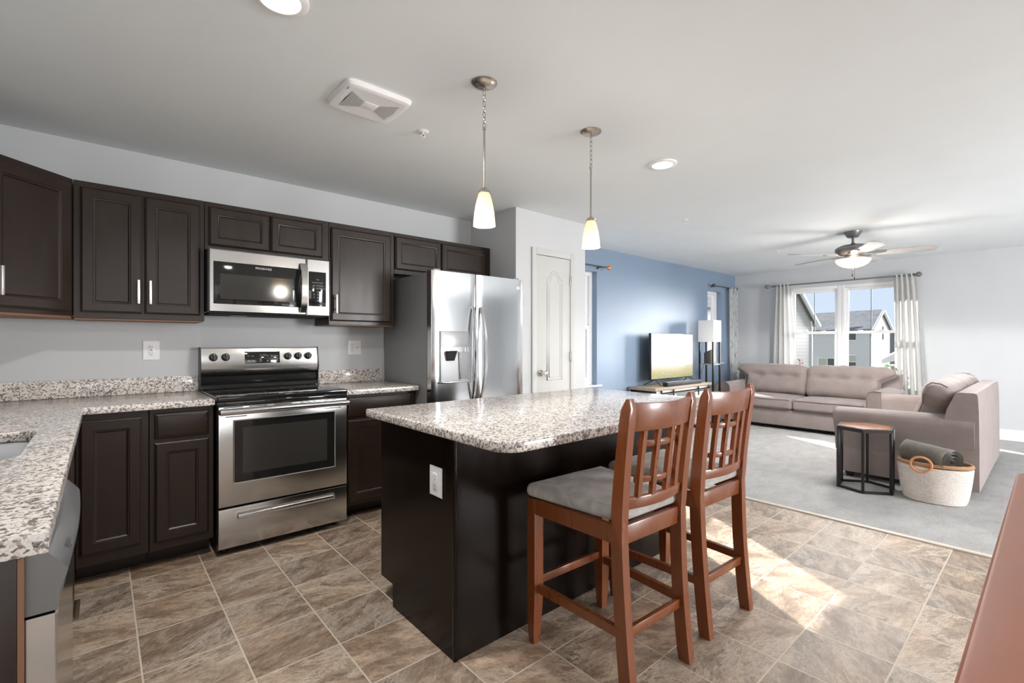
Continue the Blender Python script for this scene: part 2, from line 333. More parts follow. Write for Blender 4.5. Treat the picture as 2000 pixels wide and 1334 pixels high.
# ------------------------------------------------------------------ mesh builder
class MB:
    def __init__(s): s.bm = bmesh.new()
    def box(s, x0, x1, y0, y1, z0, z1, bev=0.0, seg=2):
        bm = s.bm
        vs = [bm.verts.new((x, y, z)) for x in (x0, x1) for y in (y0, y1) for z in (z0, z1)]
        idx = [(0, 1, 3, 2), (4, 6, 7, 5), (0, 4, 5, 1), (2, 3, 7, 6), (0, 2, 6, 4), (1, 5, 7, 3)]
        fs = [bm.faces.new([vs[i] for i in q]) for q in idx]
        if bev:
            es = list({e for f in fs for e in f.edges})
            bmesh.ops.bevel(bm, geom=es, offset=bev, segments=seg, affect='EDGES', profile=0.5)
        return s
    def loft(s, rings, cap=True, closed=True):
        bm = s.bm; R = [[bm.verts.new(p) for p in r] for r in rings]
        n = len(R[0])
        for a, b in zip(R, R[1:]):
            for i in range(n if closed else n - 1):
                j = (i + 1) % n
                try: bm.faces.new((a[i], a[j], b[j], b[i]))
                except ValueError: pass
        if cap and closed:
            for r in (R[0][::-1], R[-1]):
                try: bm.faces.new(r)
                except ValueError: pass
        return s
    def prism(s, poly, a0, a1, axis='z', bev=0.0):
        f = {'z': lambda p, h: (p[0], p[1], h), 'y': lambda p, h: (p[0], h, p[1]), 'x': lambda p, h: (h, p[0], p[1])}[axis]
        n0 = len(s.bm.verts); before = set(s.bm.edges) if bev else None
        s.loft([[f(p, a0) for p in poly], [f(p, a1) for p in poly]])
        if bev:
            es = [e for e in s.bm.edges if e not in before]
            bmesh.ops.bevel(s.bm, geom=es, offset=bev, segments=2, affect='EDGES', profile=0.5)
        return s
    def cyl(s, p0, p1, r0, r1=None, n=20, cap=True):
        return s.tube([p0, p1], [r0, r0 if r1 is None else r1], n, cap)
    def tube(s, pts, r, n=8, cap=True, closed=False):
        pts = [Vector(p) for p in pts]
        if not isinstance(r, (list, tuple)): r = [r]*len(pts)
        rings = []; up = None
        m = len(pts)
        for i, p in enumerate(pts):
            if closed: t = pts[(i+1) % m] - pts[i-1]
            else: t = pts[min(i+1, m-1)] - pts[max(i-1, 0)]
            if t.length < 1e-9: t = Vector((0, 0, 1))
            t.normalize()
            if up is None:
                up = Vector((0, 0, 1)) if abs(t.z) < 0.9 else Vector((1, 0, 0))
            u = (up - t*up.dot(t))
            if u.length < 1e-6: u = t.orthogonal()
            u.normalize(); v = t.cross(u); up = u
            rings.append([p + (u*cos(2*pi*k/n) + v*sin(2*pi*k/n))*r[i] for k in range(n)])
        if closed: rings.append(rings[0]); return s.loft(rings, cap=False)
        return s.loft(rings, cap)
    def lathe(s, prof, c=(0, 0, 0), n=32, sx=1.0, sy=1.0, cap=False):
        rings = [[(c[0] + r*sx*cos(2*pi*k/n), c[1] + r*sy*sin(2*pi*k/n), c[2] + z) for k in range(n)] for r, z in prof]
        return s.loft(rings, cap)
    def nested(s, w, h, rings, y0=0.0, x0=0.0, z0=0.0):
        """rectangles inset from w x h in the XZ plane, front towards -y; rings = (inset, depth towards -y)"""
        R = []
        for i, d in rings:
            R.append([(x0+i, y0-d, z0+i), (x0+w-i, y0-d, z0+i), (x0+w-i, y0-d, z0+h-i), (x0+i, y0-d, z0+h-i)])
        return s.loft(R)
    def soft(s, hx, hy, hz, r, n=14, fn=None, mtx=None):
        """rounded box with half sizes, subdivided, optional displacement fn(p, normal) -> p"""
        half = Vector((hx, hy, hz)); bm = s.bm
        r = min(r, hx*0.98, hy*0.98, hz*0.98)
        def coords(h):
            k = 4; c = [-h + r*(1-cos(pi/2*i/k)) if False else -h + r*i/k for i in range(k)]
            mnum = n; inner = [-(h-r) + 2*(h-r)*i/mnum for i in range(mnum+1)]
            return c + inner + [-x for x in reversed(c)]
        X, Y, Z = coords(hx), coords(hy), coords(hz)
        cache = {}
        def vert(p):
            key = tuple(round(a, 6) for a in p)
            if key in cache: return cache[key]
            q = Vector(p); inn = Vector([max(-(half[i]-r), min(half[i]-r, q[i])) for i in range(3)])
            d = q - inn
            if d.length > 1e-9:
                mxc = max(abs(a) for a in d)
                d2 = Vector([math.tan(a/r*pi/4)*1.0 for a in d])
                nn = d2.normalized(); pos = inn + nn*r if mxc > r*0.999 else inn + d
            else: nn = Vector((0, 0, 1)); pos = inn
            if fn: pos = fn(pos.copy(), nn)
            if mtx is not None: pos = mtx @ pos
            v = bm.verts.new(pos); cache[key] = v; return v
        def face(A, B, mk, flip):
            for i in range(len(A)-1):
                for j in range(len(B)-1):
                    q = [vert(mk(A[i], B[j])), vert(mk(A[i+1], B[j])), vert(mk(A[i+1], B[j+1])), vert(mk(A[i], B[j+1]))]
                    if flip: q.reverse()
                    try: bm.faces.new(q)
                    except ValueError: pass
        face(X, Y, lambda a, b: (a, b, hz), False); face(X, Y, lambda a, b: (a, b, -hz), True)
        face(X, Z, lambda a, b: (a, -hy, b), False); face(X, Z, lambda a, b: (a, hy, b), True)
        face(Y, Z, lambda a, b: (hx, a, b), False); face(Y, Z, lambda a, b: (-hx, a, b), True)
        return s
    def sheet(s, fn, nu, nv, thick=0.0):
        bm = s.bm
        G = [[bm.verts.new(fn(i/nu, j/nv)) for j in range(nv+1)] for i in range(nu+1)]
        fs = [bm.faces.new((G[i][j], G[i+1][j], G[i+1][j+1], G[i][j+1])) for i in range(nu) for j in range(nv)]
        if thick: bmesh.ops.solidify(bm, geom=fs, thickness=thick)
        return s
    def add_mesh(s, me, mtx):
        n0 = len(s.bm.verts); s.bm.from_mesh(me); s.bm.verts.ensure_lookup_table()
        for v in s.bm.verts[n0:]: v.co = mtx @ v.co
        return s
    def xf(s, mtx):
        for v in s.bm.verts: v.co = mtx @ v.co
        return s
    def build(s, name, m, parent=None, ang=35):
        bmesh.ops.recalc_face_normals(s.bm, faces=s.bm.faces[:])
        me = bpy.data.meshes.new(name); s.bm.to_mesh(me); s.bm.free()
        me.materials.append(M[m] if isinstance(m, str) else m)
        me.shade_smooth(); me.set_sharp_from_angle(angle=radians(ang))
        o = bpy.data.objects.new(name, me); COL.objects.link(o)
        if parent is not None: o.parent = parent
        return o
TEXT_CACHE = {}
def text_mesh(txt, size, extrude=0.0004):
    key = (txt, size)
    if key not in TEXT_CACHE:
        c = bpy.data.curves.new('lettering', 'FONT'); c.body = txt; c.size = size; c.extrude = extrude; c.align_x = 'CENTER'; c.align_y = 'CENTER'
        c.resolution_u = 3
        o = bpy.data.objects.new('lettering', c); COL.objects.link(o)
        bpy.context.view_layer.update()
        me = bpy.data.meshes.new_from_object(o.evaluated_get(bpy.context.evaluated_depsgraph_get()))
        bpy.data.objects.remove(o); bpy.data.curves.remove(c); TEXT_CACHE[key] = me
    return TEXT_CACHE[key]
FRONT = Matrix.Rotation(pi/2, 4, 'X')      # lettering standing up, read from -y
def lettering(mb, txt, size, x, y, z, sx=1.0):
    return mb.add_mesh(text_mesh(txt, size), Matrix.Translation((x, y, z)) @ FRONT @ Matrix.Diagonal((sx, 1, 1, 1)))

def thing(name, label, cat, loc=(0, 0, 0), rz=0.0, group=None):
    o = bpy.data.objects.new(name, None); COL.objects.link(o); o.location = loc; o.rotation_euler = (0, 0, rz)
    o.empty_display_size = 0.05
    o['label'] = label; o['category'] = cat
    if group: o['group'] = group
    return o
def tag(o, label, cat, group=None):
    o['label'] = label; o['category'] = cat
    if group: o['group'] = group
    return o
def structure(o): o['kind'] = 'structure'; return o
def copy_tree(o, parent=None):
    c = o.copy(); COL.objects.link(c)
    if parent is not None: c.parent = parent
    for ch in list(o.children): copy_tree(ch, c)
    return c

# ------------------------------------------------------------------ the room shell
CH = 2.44
def wall(name, m, axis, at, t, u0, u1, holes=(), z0=0.0, z1=CH):
    """wall slab from at to at+t across `axis`, running u0..u1 with rectangular holes (ua, ub, za, zb)"""
    mb = MB()
    us = sorted({u0, u1, *[h[0] for h in holes], *[h[1] for h in holes]}); zs = sorted({z0, z1, *[h[2] for h in holes], *[h[3] for h in holes]})
    a, b = sorted((at, at+t))
    for i in range(len(us)-1):
        for j in range(len(zs)-1):
            cu, cz = (us[i]+us[i+1])/2, (zs[j]+zs[j+1])/2
            if any(h[0] < cu < h[1] and h[2] < cz < h[3] for h in holes): continue
            if axis == 'y': mb.box(us[i], us[i+1], a, b, zs[j], zs[j+1])
            else: mb.box(a, b, us[i], us[i+1], zs[j], zs[j+1])
    bmesh.ops.remove_doubles(mb.bm, verts=mb.bm.verts[:], dist=1e-5)
    dup = {}
    for f in mb.bm.faces:
        dup.setdefault(tuple(sorted(v.index for v in f.verts)), []).append(f)
    mb.bm.verts.index_update()
    dup = {}
    for f in mb.bm.faces: dup.setdefault(tuple(sorted(v.index for v in f.verts)), []).append(f)
    kill = [f for fs in dup.values() if len(fs) > 1 for f in fs]
    if kill: bmesh.ops.delete(mb.bm, geom=kill, context='FACES')
    o = structure(mb.build(name, m)); o.data.shade_flat(); return o
XW, YW, XL, YS = 8.65, 3.81, -0.725, -4.2
structure(MB().box(XL-0.12, 3.868, YS-0.12, YW+0.14, -0.12, 0.0).build('floor', 'tile'))
structure(MB().box(3.868, XW+0.14, YS-0.12, YW+0.14, -0.12, 0.004).build('floor_carpet', 'carpet'))
structure(MB().box(3.845, 3.888, YS, 3.80, -0.01, 0.010, 0.004).build('trim_1', mat('carpet_transition_strip', (0.66, 0.60, 0.52), 0.5)))
structure(MB().box(XL-0.12, XW+0.14, YS-0.12, YW+0.14, CH, CH+0.12).build('ceiling', 'ceil'))
wall('wall_left', 'wall', 'x', XL, -0.12, YS, YW+0.14)
wall('wall_kitchen', 'wall', 'y', YW, 0.14, XL, 3.66)
W1 = (3.80, 4.73, 0.70, 2.135); W2 = (7.62, 8.10, 0.89, 2.115)
wall('wall_blue', 'blue', 'y', YW, 0.14, 3.66, XW+0.14, (W1, W2))
W3 = (1.445, 2.935, 0.63, 2.135)
wall('wall_window', 'wall', 'x', XW, 0.14, YS, YW, (W3,))
wall('wall_south', 'wall', 'y', YS, -0.12, XL, XW+0.14, ((3.85, 5.95, 0.03, 2.1), (-0.6, 1.6, 0.6, 2.1)))
wall('wall_pantry_side', 'wall', 'x', 2.772, 0.10, 3.14, YW)
wall('wall_pantry_front', 'wall', 'y', 3.14, 0.10, 2.872, 3.71, ((3.005, 3.482, 0.0, 2.06),))
wall('wall_pantry_end', 'wall', 'x', 3.61, 0.10, 3.24, YW)

def baseboard(name, p0, p1, n, h=0.14, t=0.014):
    (x0, y0), (x1, y1) = p0, p1
    prof = [(0, 0), (t, 0), (t, h*0.78), (t*0.6, h*0.86), (t*0.45, h), (0, h)]
    mb = MB(); mb.loft([[(px + n[0]*a, py + n[1]*a, z) for a, z in prof] for px, py in ((x0, y0), (x1, y1))])
    return structure(mb.build(name, 'white'))
baseboard('baseboard_window', (XW, YS), (XW, YW), (-1, 0))
baseboard('baseboard_blue', (3.71, YW), (XW, YW), (0, -1))
baseboard('baseboard_pantry', (3.545, 3.14), (3.71, 3.14), (0, -1))

def window_unit(mb, gl, rail, u0, u1, z0, z1, P, depth=0.07, fr=0.05, sash=0.042, bar=None):
    """one double-hung unit in local (u, d, z); P maps to world"""
    zm = (z0+z1)/2
    def b(m, ua, ub, da, db, za, zb, bev=0.004):
        c = [P(ua, da, za), P(ub, db, zb)]
        m.box(min(c[0][0], c[1][0]), max(c[0][0], c[1][0]), min(c[0][1], c[1][1]), max(c[0][1], c[1][1]), za, zb, bev)
    b(mb, u0, u0+fr, 0, depth, z0, z1); b(mb, u1-fr, u1, 0, depth, z0, z1); b(mb, u0+fr, u1-fr, 0, depth, z1-fr, z1); b(mb, u0+fr, u1-fr, 0, depth, z0, z0+fr)
    a0, a1 = u0+fr, u1-fr
    for (za, zb, d0) in ((zm-0.005, z1-fr, 0.038), (z0+fr, zm+0.035, 0.010)):
        b(rail, a0, a0+sash, d0, d0+0.026, za, zb, .003); b(rail, a1-sash, a1, d0, d0+0.026, za, zb, .003)
        b(rail, a0+sash, a1-sash, d0, d0+0.026, zb-sash, zb, .003); b(rail, a0+sash, a1-sash, d0, d0+0.026, za, za+sash, .003)
        b(gl, a0+sash-.004, a1-sash+.004, d0+0.011, d0+0.016, za+sash-.004, zb-sash+.004, 0)
    for s in (0.3, 0.7):
        uu = a0 + (a1-a0)*s; b(rail, uu-0.03, uu+0.03, -0.004, 0.02, zm+0.035, zm+0.047, .003)
    if bar is not None:
        uc = (a0+a1)/2; b(bar, uc-0.005, uc+0.005, 0.045, 0.056, zm+sash-.004, z1-fr-sash+.002, 0); b(bar, uc-0.005, uc+0.005, 0.018, 0.028, zm-0.055, zm-0.005, 0)
def window(name, units, P, sill, bars=False, depth=0.07):
    root = structure(bpy.data.objects.new(name, None)); COL.objects.link(root)
    for i, (u0, u1, z0, z1) in enumerate(units):
        f, g, r = MB(), MB(), MB(); bar = MB() if bars else None
        window_unit(f, g, r, u0, u1, z0, z1, P, depth, bar=bar)
        f.build('window_frame', 'vinyl', root); s = r.build('sash', 'vinyl', root); g.build('pane', 'glass', root)
        if bars: bar.build('muntin', mat('grey_muntin', (0.10, 0.10, 0.105), 0.6), root)
    if sill:
        MB().box(*sill, 0.006).build('window_sill', 'white', root)
    return root
window('window_1', [W1], lambda u, d, z: (u, YW+0.075+d, z), (3.73, 4.80, YW-0.035, YW+0.075, 0.685, 0.705), depth=0.065)
window('window_2', [W2], lambda u, d, z: (u, YW+0.075+d, z), (7.55, 8.17, YW-0.035, YW+0.075, 0.872, 0.895), depth=0.065)
window('window_3', [(2.19, W3[1], W3[2], W3[3]), (W3[0], 2.19, W3[2], W3[3])], lambda u, d, z: (XW+0.012+d, u, z), (XW-0.10, XW+0.02, 1.36, 3.02, 0.605, 0.63), True, 0.08)
window('window_4', [(-0.6, 0.5, 0.6, 2.1), (0.5, 1.6, 0.6, 2.1)], lambda u, d, z: (u, YS-0.02-d, z), (-0.66, 1.66, YS-0.03, YS+0.05, 0.575, 0.598))
d2 = structure(bpy.data.objects.new('door_2', None)); COL.objects.link(d2)
for a, b_, dd in ((3.85, 4.94, 0.05), (4.86, 5.95, 0.02)):
    m = MB()
    for q in ((a, a+.08, .03, 2.1), (b_-.08, b_, .03, 2.1), (a+.08, b_-.08, 2.0, 2.1), (a+.08, b_-.08, .03, .15)): m.box(q[0], q[1], YS-dd-.03, YS-dd, q[2], q[3], .004)
    m.build('door_panel', 'vinyl', d2); MB().box(a+.08, b_-.08, YS-dd-.018, YS-dd-.012, .15, 2.0).build('pane', 'glass', d2)

# pantry door with its casing
d1 = structure(bpy.data.objects.new('door_1', None)); COL.objects.link(d1)
mb = MB()
for q in ((2.958, 3.012, 0.0, 2.112), (3.474, 3.545, 0.0, 2.112)): mb.box(q[0], q[1], 3.122, 3.1395, q[2], q[3], .004)
mb.box(3.0125, 3.4735, 3.122, 3.1395, 2.052, 2.112, .004)
mb.build('door_casing', 'doorw', d1)
DX0, DX1 = 3.0145, 3.4725
mb = MB().box(DX0, DX1, 3.132, 3.165, 0.012, 2.049, .002)
cx = (DX0+DX1)/2
def panel_path(x0, x1, z0, z1, arch):
    p = [(x0, z0), (x1, z0), (x1, z1)]
    if arch:
        for i in range(1, 16):
            t = i/16; x = x1 + (x0-x1)*t; q = abs(t-.5)/.34
            p.append((x, z1 + (arch*sqrt(1-q*q) if q < 1 else 0)))
    p.append((x0, z1)); return p
for (z0, z1, arch) in ((0.885, 1.84, 0.075), (0.16, 0.70, 0.0)):
    for ins, r in ((0.0, 0.006), (0.026, 0.0045)):
        pts = panel_path(3.155+ins, 3.36-ins, z0+ins, z1-ins, arch)
        mb.tube([(x, 3.1325, z) for x, z in pts], r, 8, closed=True)
mb.build('door_panel', 'doorw', d1, 50)
k = MB().cyl((3.068, 3.131, 0.955), (3.068, 3.120, 0.955), 0.031, 0.029).lathe([(0.001, 0), (0.012, 0), (0.010, 0.02), (0.014, 0.028), (0.026, 0.038), (0.029, 0.050), (0.025, 0.062), (0.012, 0.069), (0.001, 0.07)], n=24)
for v in k.bm.verts:
    if v.co.y < 1.0: v.co = Vector((3.068 + v.co.x, 3.122 - v.co.z, 0.955 + v.co.y))
k.build('door_knob', 'chrome', d1)
for z in (1.84, 1.10, 0.25):
    MB().box(3.466, 3.492, 3.119, 3.130, z-0.045, z+0.045, .002).cyl((3.479, 3.117, z-0.05), (3.479, 3.117, z+0.05), 0.006, n=10).build('hinge', mat('painted_hinge', (0.55, 0.55, 0.54), 0.35, 0.5), d1)

# ------------------------------------------------------------------ kitchen cabinets
DOOR = [(0, 0), (0, .012), (.004, .0155), (.007, .0165), (.010, .020), (.052, .020), (.0545, .0165), (.060, .0155), (.066, .0105), (.070, .0105)]
DOORS = [(0, 0), (0, .012), (.004, .0155), (.007, .0165), (.010, .020), (.046, .020), (.0485, .0165), (.053, .0155), (.058, .0105), (.062, .0105)]
SLAB = [(0, 0), (0, .010), (.003, .013), (.009, .015), (.016, .019), (.020, .020)]
def bar_handle(x, z, L=0.137, vertical=True):
    """satin bar on two posts, for a door face at y = -0.02"""
    h = L/2; mb = MB()
    if vertical:
        mb.box(x-.006, x+.006, -.058, -.046, z-h, z+h, .0015)
        for s in (-1, 1): mb.cyl((x, -.020, z+s*h*.58), (x, -.048, z+s*h*.58), .0045, n=10)
    return mb
def cabinet(name, label, w, h, d, loc, rz, doors=(), drawers=(), toe=0.0, toe_in=0.075, body_mat='espresso', group=None, cat='cabinet', raw=False, open_top=False):
    """local frame: face plane y=0 looking to -y, x along the face; doors = (x0, x1, z0, z1, handle or None)"""
    t = thing(name, label, cat, loc, rz, group)
    mb = MB()
    if open_top: mb.box(0, w, 0, .02, toe, h).box(0, .018, .02, d, toe, h).box(w-.018, w, .02, d, toe, h).box(.018, w-.018, d-.012, d, toe, h).box(.018, w-.018, .02, d-.012, toe, toe+.018)
    else: mb.box(0, w, 0, d, toe, h, .0015, 1)
    mb.build('body', body_mat, t)
    if toe: MB().box(0.0, w, toe_in, d, 0.0, toe-.0005).build('toe_kick', body_mat, t)
    if raw: MB().box(0.004, w-0.004, 0.004, d-0.01, toe-0.006, toe-.0005).build('underside', 'espresso_raw', t)
    for (x0, x1, z0, z1, hd) in doors:
        m = MB().nested(x1-x0, z1-z0, DOOR if (z1-z0) > .3 else DOORS, 0.0, x0, z0); dr = m.build('door', body_mat, t, 25)
        if hd: bar_handle(*hd).build('handle', 'handle', dr)
    for (x0, x1, z0, z1) in drawers:
        MB().nested(x1-x0, z1-z0, SLAB, 0.0, x0, z0).build('drawer', body_mat, t, 25)
    return t
UY = 3.505; UD = YW - UY - 0.003
# upper cabinets (z 1.372 .. 2.126)
GU = 'upper cabinets over the kitchen wall'
UZ = 1.372; UH = 2.126-UZ
t = thing('wall_cabinet', 'dark brown angled corner upper cabinet at the far left', 'cabinet', (-0.42, 3.20, UZ), radians(45), GU)
Rm = Matrix.Rotation(radians(-45), 4, 'Z') @ Matrix.Translation((0.42, -3.20, 0))
mb = MB().prism([(-0.722, 3.807), (-0.119, 3.807), (-0.119, 3.507), (-0.42, 3.203), (-0.722, 3.203)], 0.012, UH); mb.xf(Rm).build('body', 'espresso', t)
MB().prism([(-0.716, 3.80), (-0.125, 3.80), (-0.125, 3.52), (-0.42, 3.215), (-0.716, 3.215)], 0.0, 0.0115).xf(Rm).build('underside', 'espresso_raw', t)
dr = MB().nested(0.385, UH-0.068, DOOR, 0.0, 0.022, 0.034).build('door', 'espresso', t, 25)
bar_handle(0.052, 0.155).build('handle', 'handle', dr)
cabinet('wall_cabinet', 'dark brown two-door upper cabinet left of the microwave', 0.603, UH, UD, (-0.116, UY, UZ), 0,
        [(0.028, 0.296, 0.034, UH-.034, (0.277, 0.157)), (0.306, 0.580, 0.034, UH-.034, (0.331, 0.157))], group=GU, raw=True)
cabinet('wall_cabinet', 'short dark brown upper cabinet directly above the microwave', 0.770, 2.126-1.822, UD, (0.489, UY, 1.822), 0,
        [(0.021, 0.370, .030, .273, None), (0.378, 0.722, .030, .273, None)], group=GU)
cabinet('wall_cabinet', 'dark brown single-door upper cabinet between microwave and fridge', 0.520, UH, UD, (1.261, UY, UZ), 0,
        [(0.012, 0.488, 0.026, UH-.038, (0.040, 0.150))], group=GU, raw=True)
cabinet('wall_cabinet', 'short dark brown upper cabinet above the refrigerator', 0.985, 2.126-1.795, UD, (1.783, UY, 1.795), 0,
        [(0.006, 0.436, .034, .302, None), (0.444, 0.950, .034, .302, None)], group=GU)
# base cabinets
BY = 3.212; BD = YW - BY - 0.004; BH = 0.876
GB = 'base cabinets under the kitchen counters'
cabinet('base_cabinet', 'dark base cabinet with one tall door in the left counter corner', 0.290, BH, BD, (-0.098, BY, 0), 0,
        [(0.014, 0.262, 0.165, 0.842, None)], toe=.105, toe_in=.14, group=GB)
cabinet('base_cabinet', 'dark base cabinet with drawer and door left of the range', 0.296, BH, BD, (0.195, BY, 0), 0,
        [(0.022, 0.272, 0.150, 0.692, None)], [(0.022, 0.272, 0.713, 0.851)], toe=.105, toe_in=.14, group=GB)
cabinet('base_cabinet', 'dark base cabinet with drawer and door right of the range', 0.538, BH, BD, (1.264, BY, 0), 0,
        [(0.018, 0.505, 0.130, 0.700, None)], [(0.018, 0.505, 0.722, 0.855)], toe=.105, toe_in=.14, group=GB)
# left run, faces look to +x
LX = -0.105
t = cabinet('sink_base_cabinet', 'dark sink base cabinet facing the island beyond the dishwasher', 1.40, BH, 0.60, (LX, 1.765, 0), radians(90),
        [(0.02, 0.47, 0.165, 0.842, None), (0.48, 0.93, 0.165, 0.842, None)], toe=.105, toe_in=.06, group=GB, open_top=True)
mb = MB()
mb.box(-0.722, LX-0.002, 1.140, 1.158, 0, BH, .001).box(-0.722, -0.70, 1.158, 1.764, 0, BH)
e = mb.build('counter_end_panel', 'espresso'); tag(e, 'dark panel closing the end of the left counter beside the dishwasher', 'cabinet panel', GB)
MB().box(LX-0.0015, LX+0.006, 1.140, 1.150, 0, BH-.002).build('raw_edge', 'espresso_raw', e)

# ------------------------------------------------------------------ counters
def rounded(poly_r):
    """[(x, y, r)] corner list -> outline with rounded corners"""
    out = []; n = len(poly_r)
    for i, (x, y, r) in enumerate(poly_r):
        p = Vector((x, y)); a = Vector(poly_r[i-1][:2]); b = Vector(poly_r[(i+1) % n][:2])
        if r <= 0: out.append((x, y)); continue
        da, db = (a-p).normalized(), (b-p).normalized()
        ang = da.angle(db); L = r/math.tan(ang/2)
        c = p + (da+db).normalized()*(r/sin(ang/2)); s, e = p+da*L, p+db*L
        a0 = atan2(s.y-c.y, s.x-c.x); a1 = atan2(e.y-c.y, e.x-c.x); dl = a1-a0
        while dl > pi: dl -= 2*pi
        while dl < -pi: dl += 2*pi
        k = max(3, int(abs(dl)/(pi/16)))
        out += [(c.x+r*cos(a0+dl*j/k), c.y+r*sin(a0+dl*j/k)) for j in range(k+1)]
    return out
def plate(mb, outer, holes, z0, z1, bev=0.0):
    bm = mb.bm; es = []
    for loop in [outer] + list(holes):
        vs = [bm.verts.new((x, y, z0)) for x, y in loop]
        es += [bm.edges.new((vs[i], vs[(i+1) % len(vs)])) for i in range(len(vs))]
    g = bmesh.ops.triangle_fill(bm, edges=es, use_beauty=True)
    fs = [f for f in g['geom'] if isinstance(f, bmesh.types.BMFace)]
    ex = bmesh.ops.extrude_face_region(bm, geom=fs)
    top = [v for v in ex['geom'] if isinstance(v, bmesh.types.BMVert)]
    for v in top: v.co.z = z1
    bmesh.ops.recalc_face_normals(bm, faces=bm.faces[:])
    if bev:
        be = [e for e in bm.edges if len(e.link_faces) == 2 and e.calc_face_angle(0) > 1.2 and abs(e.verts[0].co.z-e.verts[1].co.z) < 1e-6]
        bmesh.ops.bevel(bm, geom=be, offset=bev, segments=3, affect='EDGES', profile=0.5)
    return mb
CZ0, CZ1 = 0.8765, 0.914
sinkhole = rounded([(-0.62, 1.895, .07), (-0.18, 1.895, .07), (-0.18, 2.47, .07), (-0.62, 2.47, .07)])
mb = MB(); plate(mb, [(-0.722, 1.130), (-0.068, 1.130), (-0.068, 3.168), (0.492, 3.168), (0.492, 3.807), (-0.722, 3.807)], [sinkhole], CZ0, CZ1, .006)
ct = mb.build('countertop', 'granite', None, 30)
tag(ct, 'L-shaped speckled granite countertop at left with the sink cutout', 'countertop')
MB().box(-0.70, 0.492, 3.786, 3.807, CZ1+.0005, 1.016, .002).build('backsplash', 'granite', ct)
MB().box(-0.722, -0.702, 1.130, 3.807, CZ1+.0005, 1.016, .002).build('backsplash', 'granite', ct)
mb = MB(); plate(mb, [(1.262, 3.168), (1.812, 3.168), (1.812, 3.807), (1.262, 3.807)], [], CZ0, CZ1, .006)
ct2 = mb.build('countertop', 'granite', None, 30)
tag(ct2, 'small speckled granite countertop between the range and the refrigerator', 'countertop')
MB().box(1.262, 1.812, 3.786, 3.807, CZ1+.0005, 1.016, .002).build('backsplash', 'granite', ct2)
# undermount sink
mb = MB()
def rl(i, z): return [(x, y, z) for x, y in rounded([(-0.628+i, 1.887+i, .07), (-0.172-i, 1.887+i, .07), (-0.172-i, 2.478-i, .07), (-0.628+i, 2.478-i, .07)])]
mb.loft([rl(-.02, CZ0-.001), rl(0, CZ0-.001), rl(.004, CZ0-.012), rl(.012, CZ0-.17), rl(.04, CZ0-.195), rl(.15, CZ0-.20)], cap=False)
mb.bm.faces.new([mb.bm.verts.new(p) for p in rl(.15, CZ0-.20)])
bmesh.ops.remove_doubles(mb.bm, verts=mb.bm.verts[:], dist=1e-5)
s = mb.build('sink', 'sinksteel'); tag(s, 'stainless undermount sink bowl set in the left granite counter', 'sink')
MB().lathe([(0.001, .004), (.03, .004), (.042, .002), (.045, 0)], (-0.40, 2.18, CZ0-.199)).build('drain', 'chrome', s)
# ------------------------------------------------------------------ outlets
def outlet(label, loc, rz, w=.07, h=.115, kind='gfci', group='white outlet plates'):
    t = thing('outlet', label, 'outlet', loc, rz, group)
    MB().nested(w, h, [(0, 0), (0, .002), (.003, .0055), (.008, .006)], 0, -w/2, -h/2).build('cover_plate', 'plate', t)
    cols = [0.0] if kind != 'combo' else [-.023]
    for c in cols:
        MB().nested(.034, .068, [(0, 0), (0, .0075), (.001, .008)], 0, c-.017, -.034).build('receptacle', 'plate', t)
        mb = MB()
        for s in (-1, 1):
            z = s*.019
            mb.box(c-.0075, c-.0055, -.0086, -.0079, z-.002, z+.008).box(c+.0055, c+.0075, -.0086, -.0079, z-.001, z+.007).cyl((c, -.0079, z-.010), (c, -.0086, z-.010), .0026, n=10)
        if kind == 'gfci': mb.box(c-.006, c+.006, -.0086, -.0079, -.0025, .0025)
        mb.build('slots', 'slot', t)
    if kind == 'combo':
        MB().nested(.034, .068, [(0, 0), (0, .007), (.001, .0075)], 0, .023-.017, -.034).build('switch_rocker', 'plate', t)
        MB().box(.019, .027, -.009, -.0077, -.003, .003).build('switch_mark', 'slot', t)
    return t
outlet('square white outlet plate on the wall left of the range', (0.241, YW-.001, 1.188), 0, .088, .125)
outlet('white double outlet and switch plate between the range and the refrigerator', (1.580, YW-.001, 1.198), 0, .112, .122, 'combo')
outlet('white outlet plate on the dark end of the kitchen island', (1.0275, 1.652, 0.674), radians(-90), .090, .121, 'duplex')
# ------------------------------------------------------------------ electric range
RX, RY, RW = 0.4985, 3.150, 0.7555
t = thing('range', 'stainless steel electric range with black glass cooktop', 'stove', (RX, RY, 0))
MB().box(0.004, RW-.004, .03, .64, .035, .895).build('body', 'blackpl', t)
for x in (.05, RW-.05):
    for y in (.08, .58): MB().cyl((x, y, 0), (x, y, .036), .018).build('foot', 'blackpl', t)
ck = MB(); plate(ck, rounded([(-.003, -.012, .012), (RW+.003, -.012, .012), (RW+.003, .60, .004), (-.003, .60, .004)]), [], .896, .924, .006)
ck = ck.build('cooktop', 'blackglass', t, 30)
for (x, y, r) in ((.19, .16, .10), (.56, .16, .115), (.19, .42, .075), (.56, .42, .10)):
    ring = MB(); ring.lathe([(r-.0012, .9243), (r+.0012, .9243)], (x, y, 0), 48); ring.build('burner_ring', mat('burner_print', (.05, .05, .05), .3), ck)
MB().box(0.0, RW, -.008, .03, .868, .8955, .004).build('front_rail', 'blackglass', t)
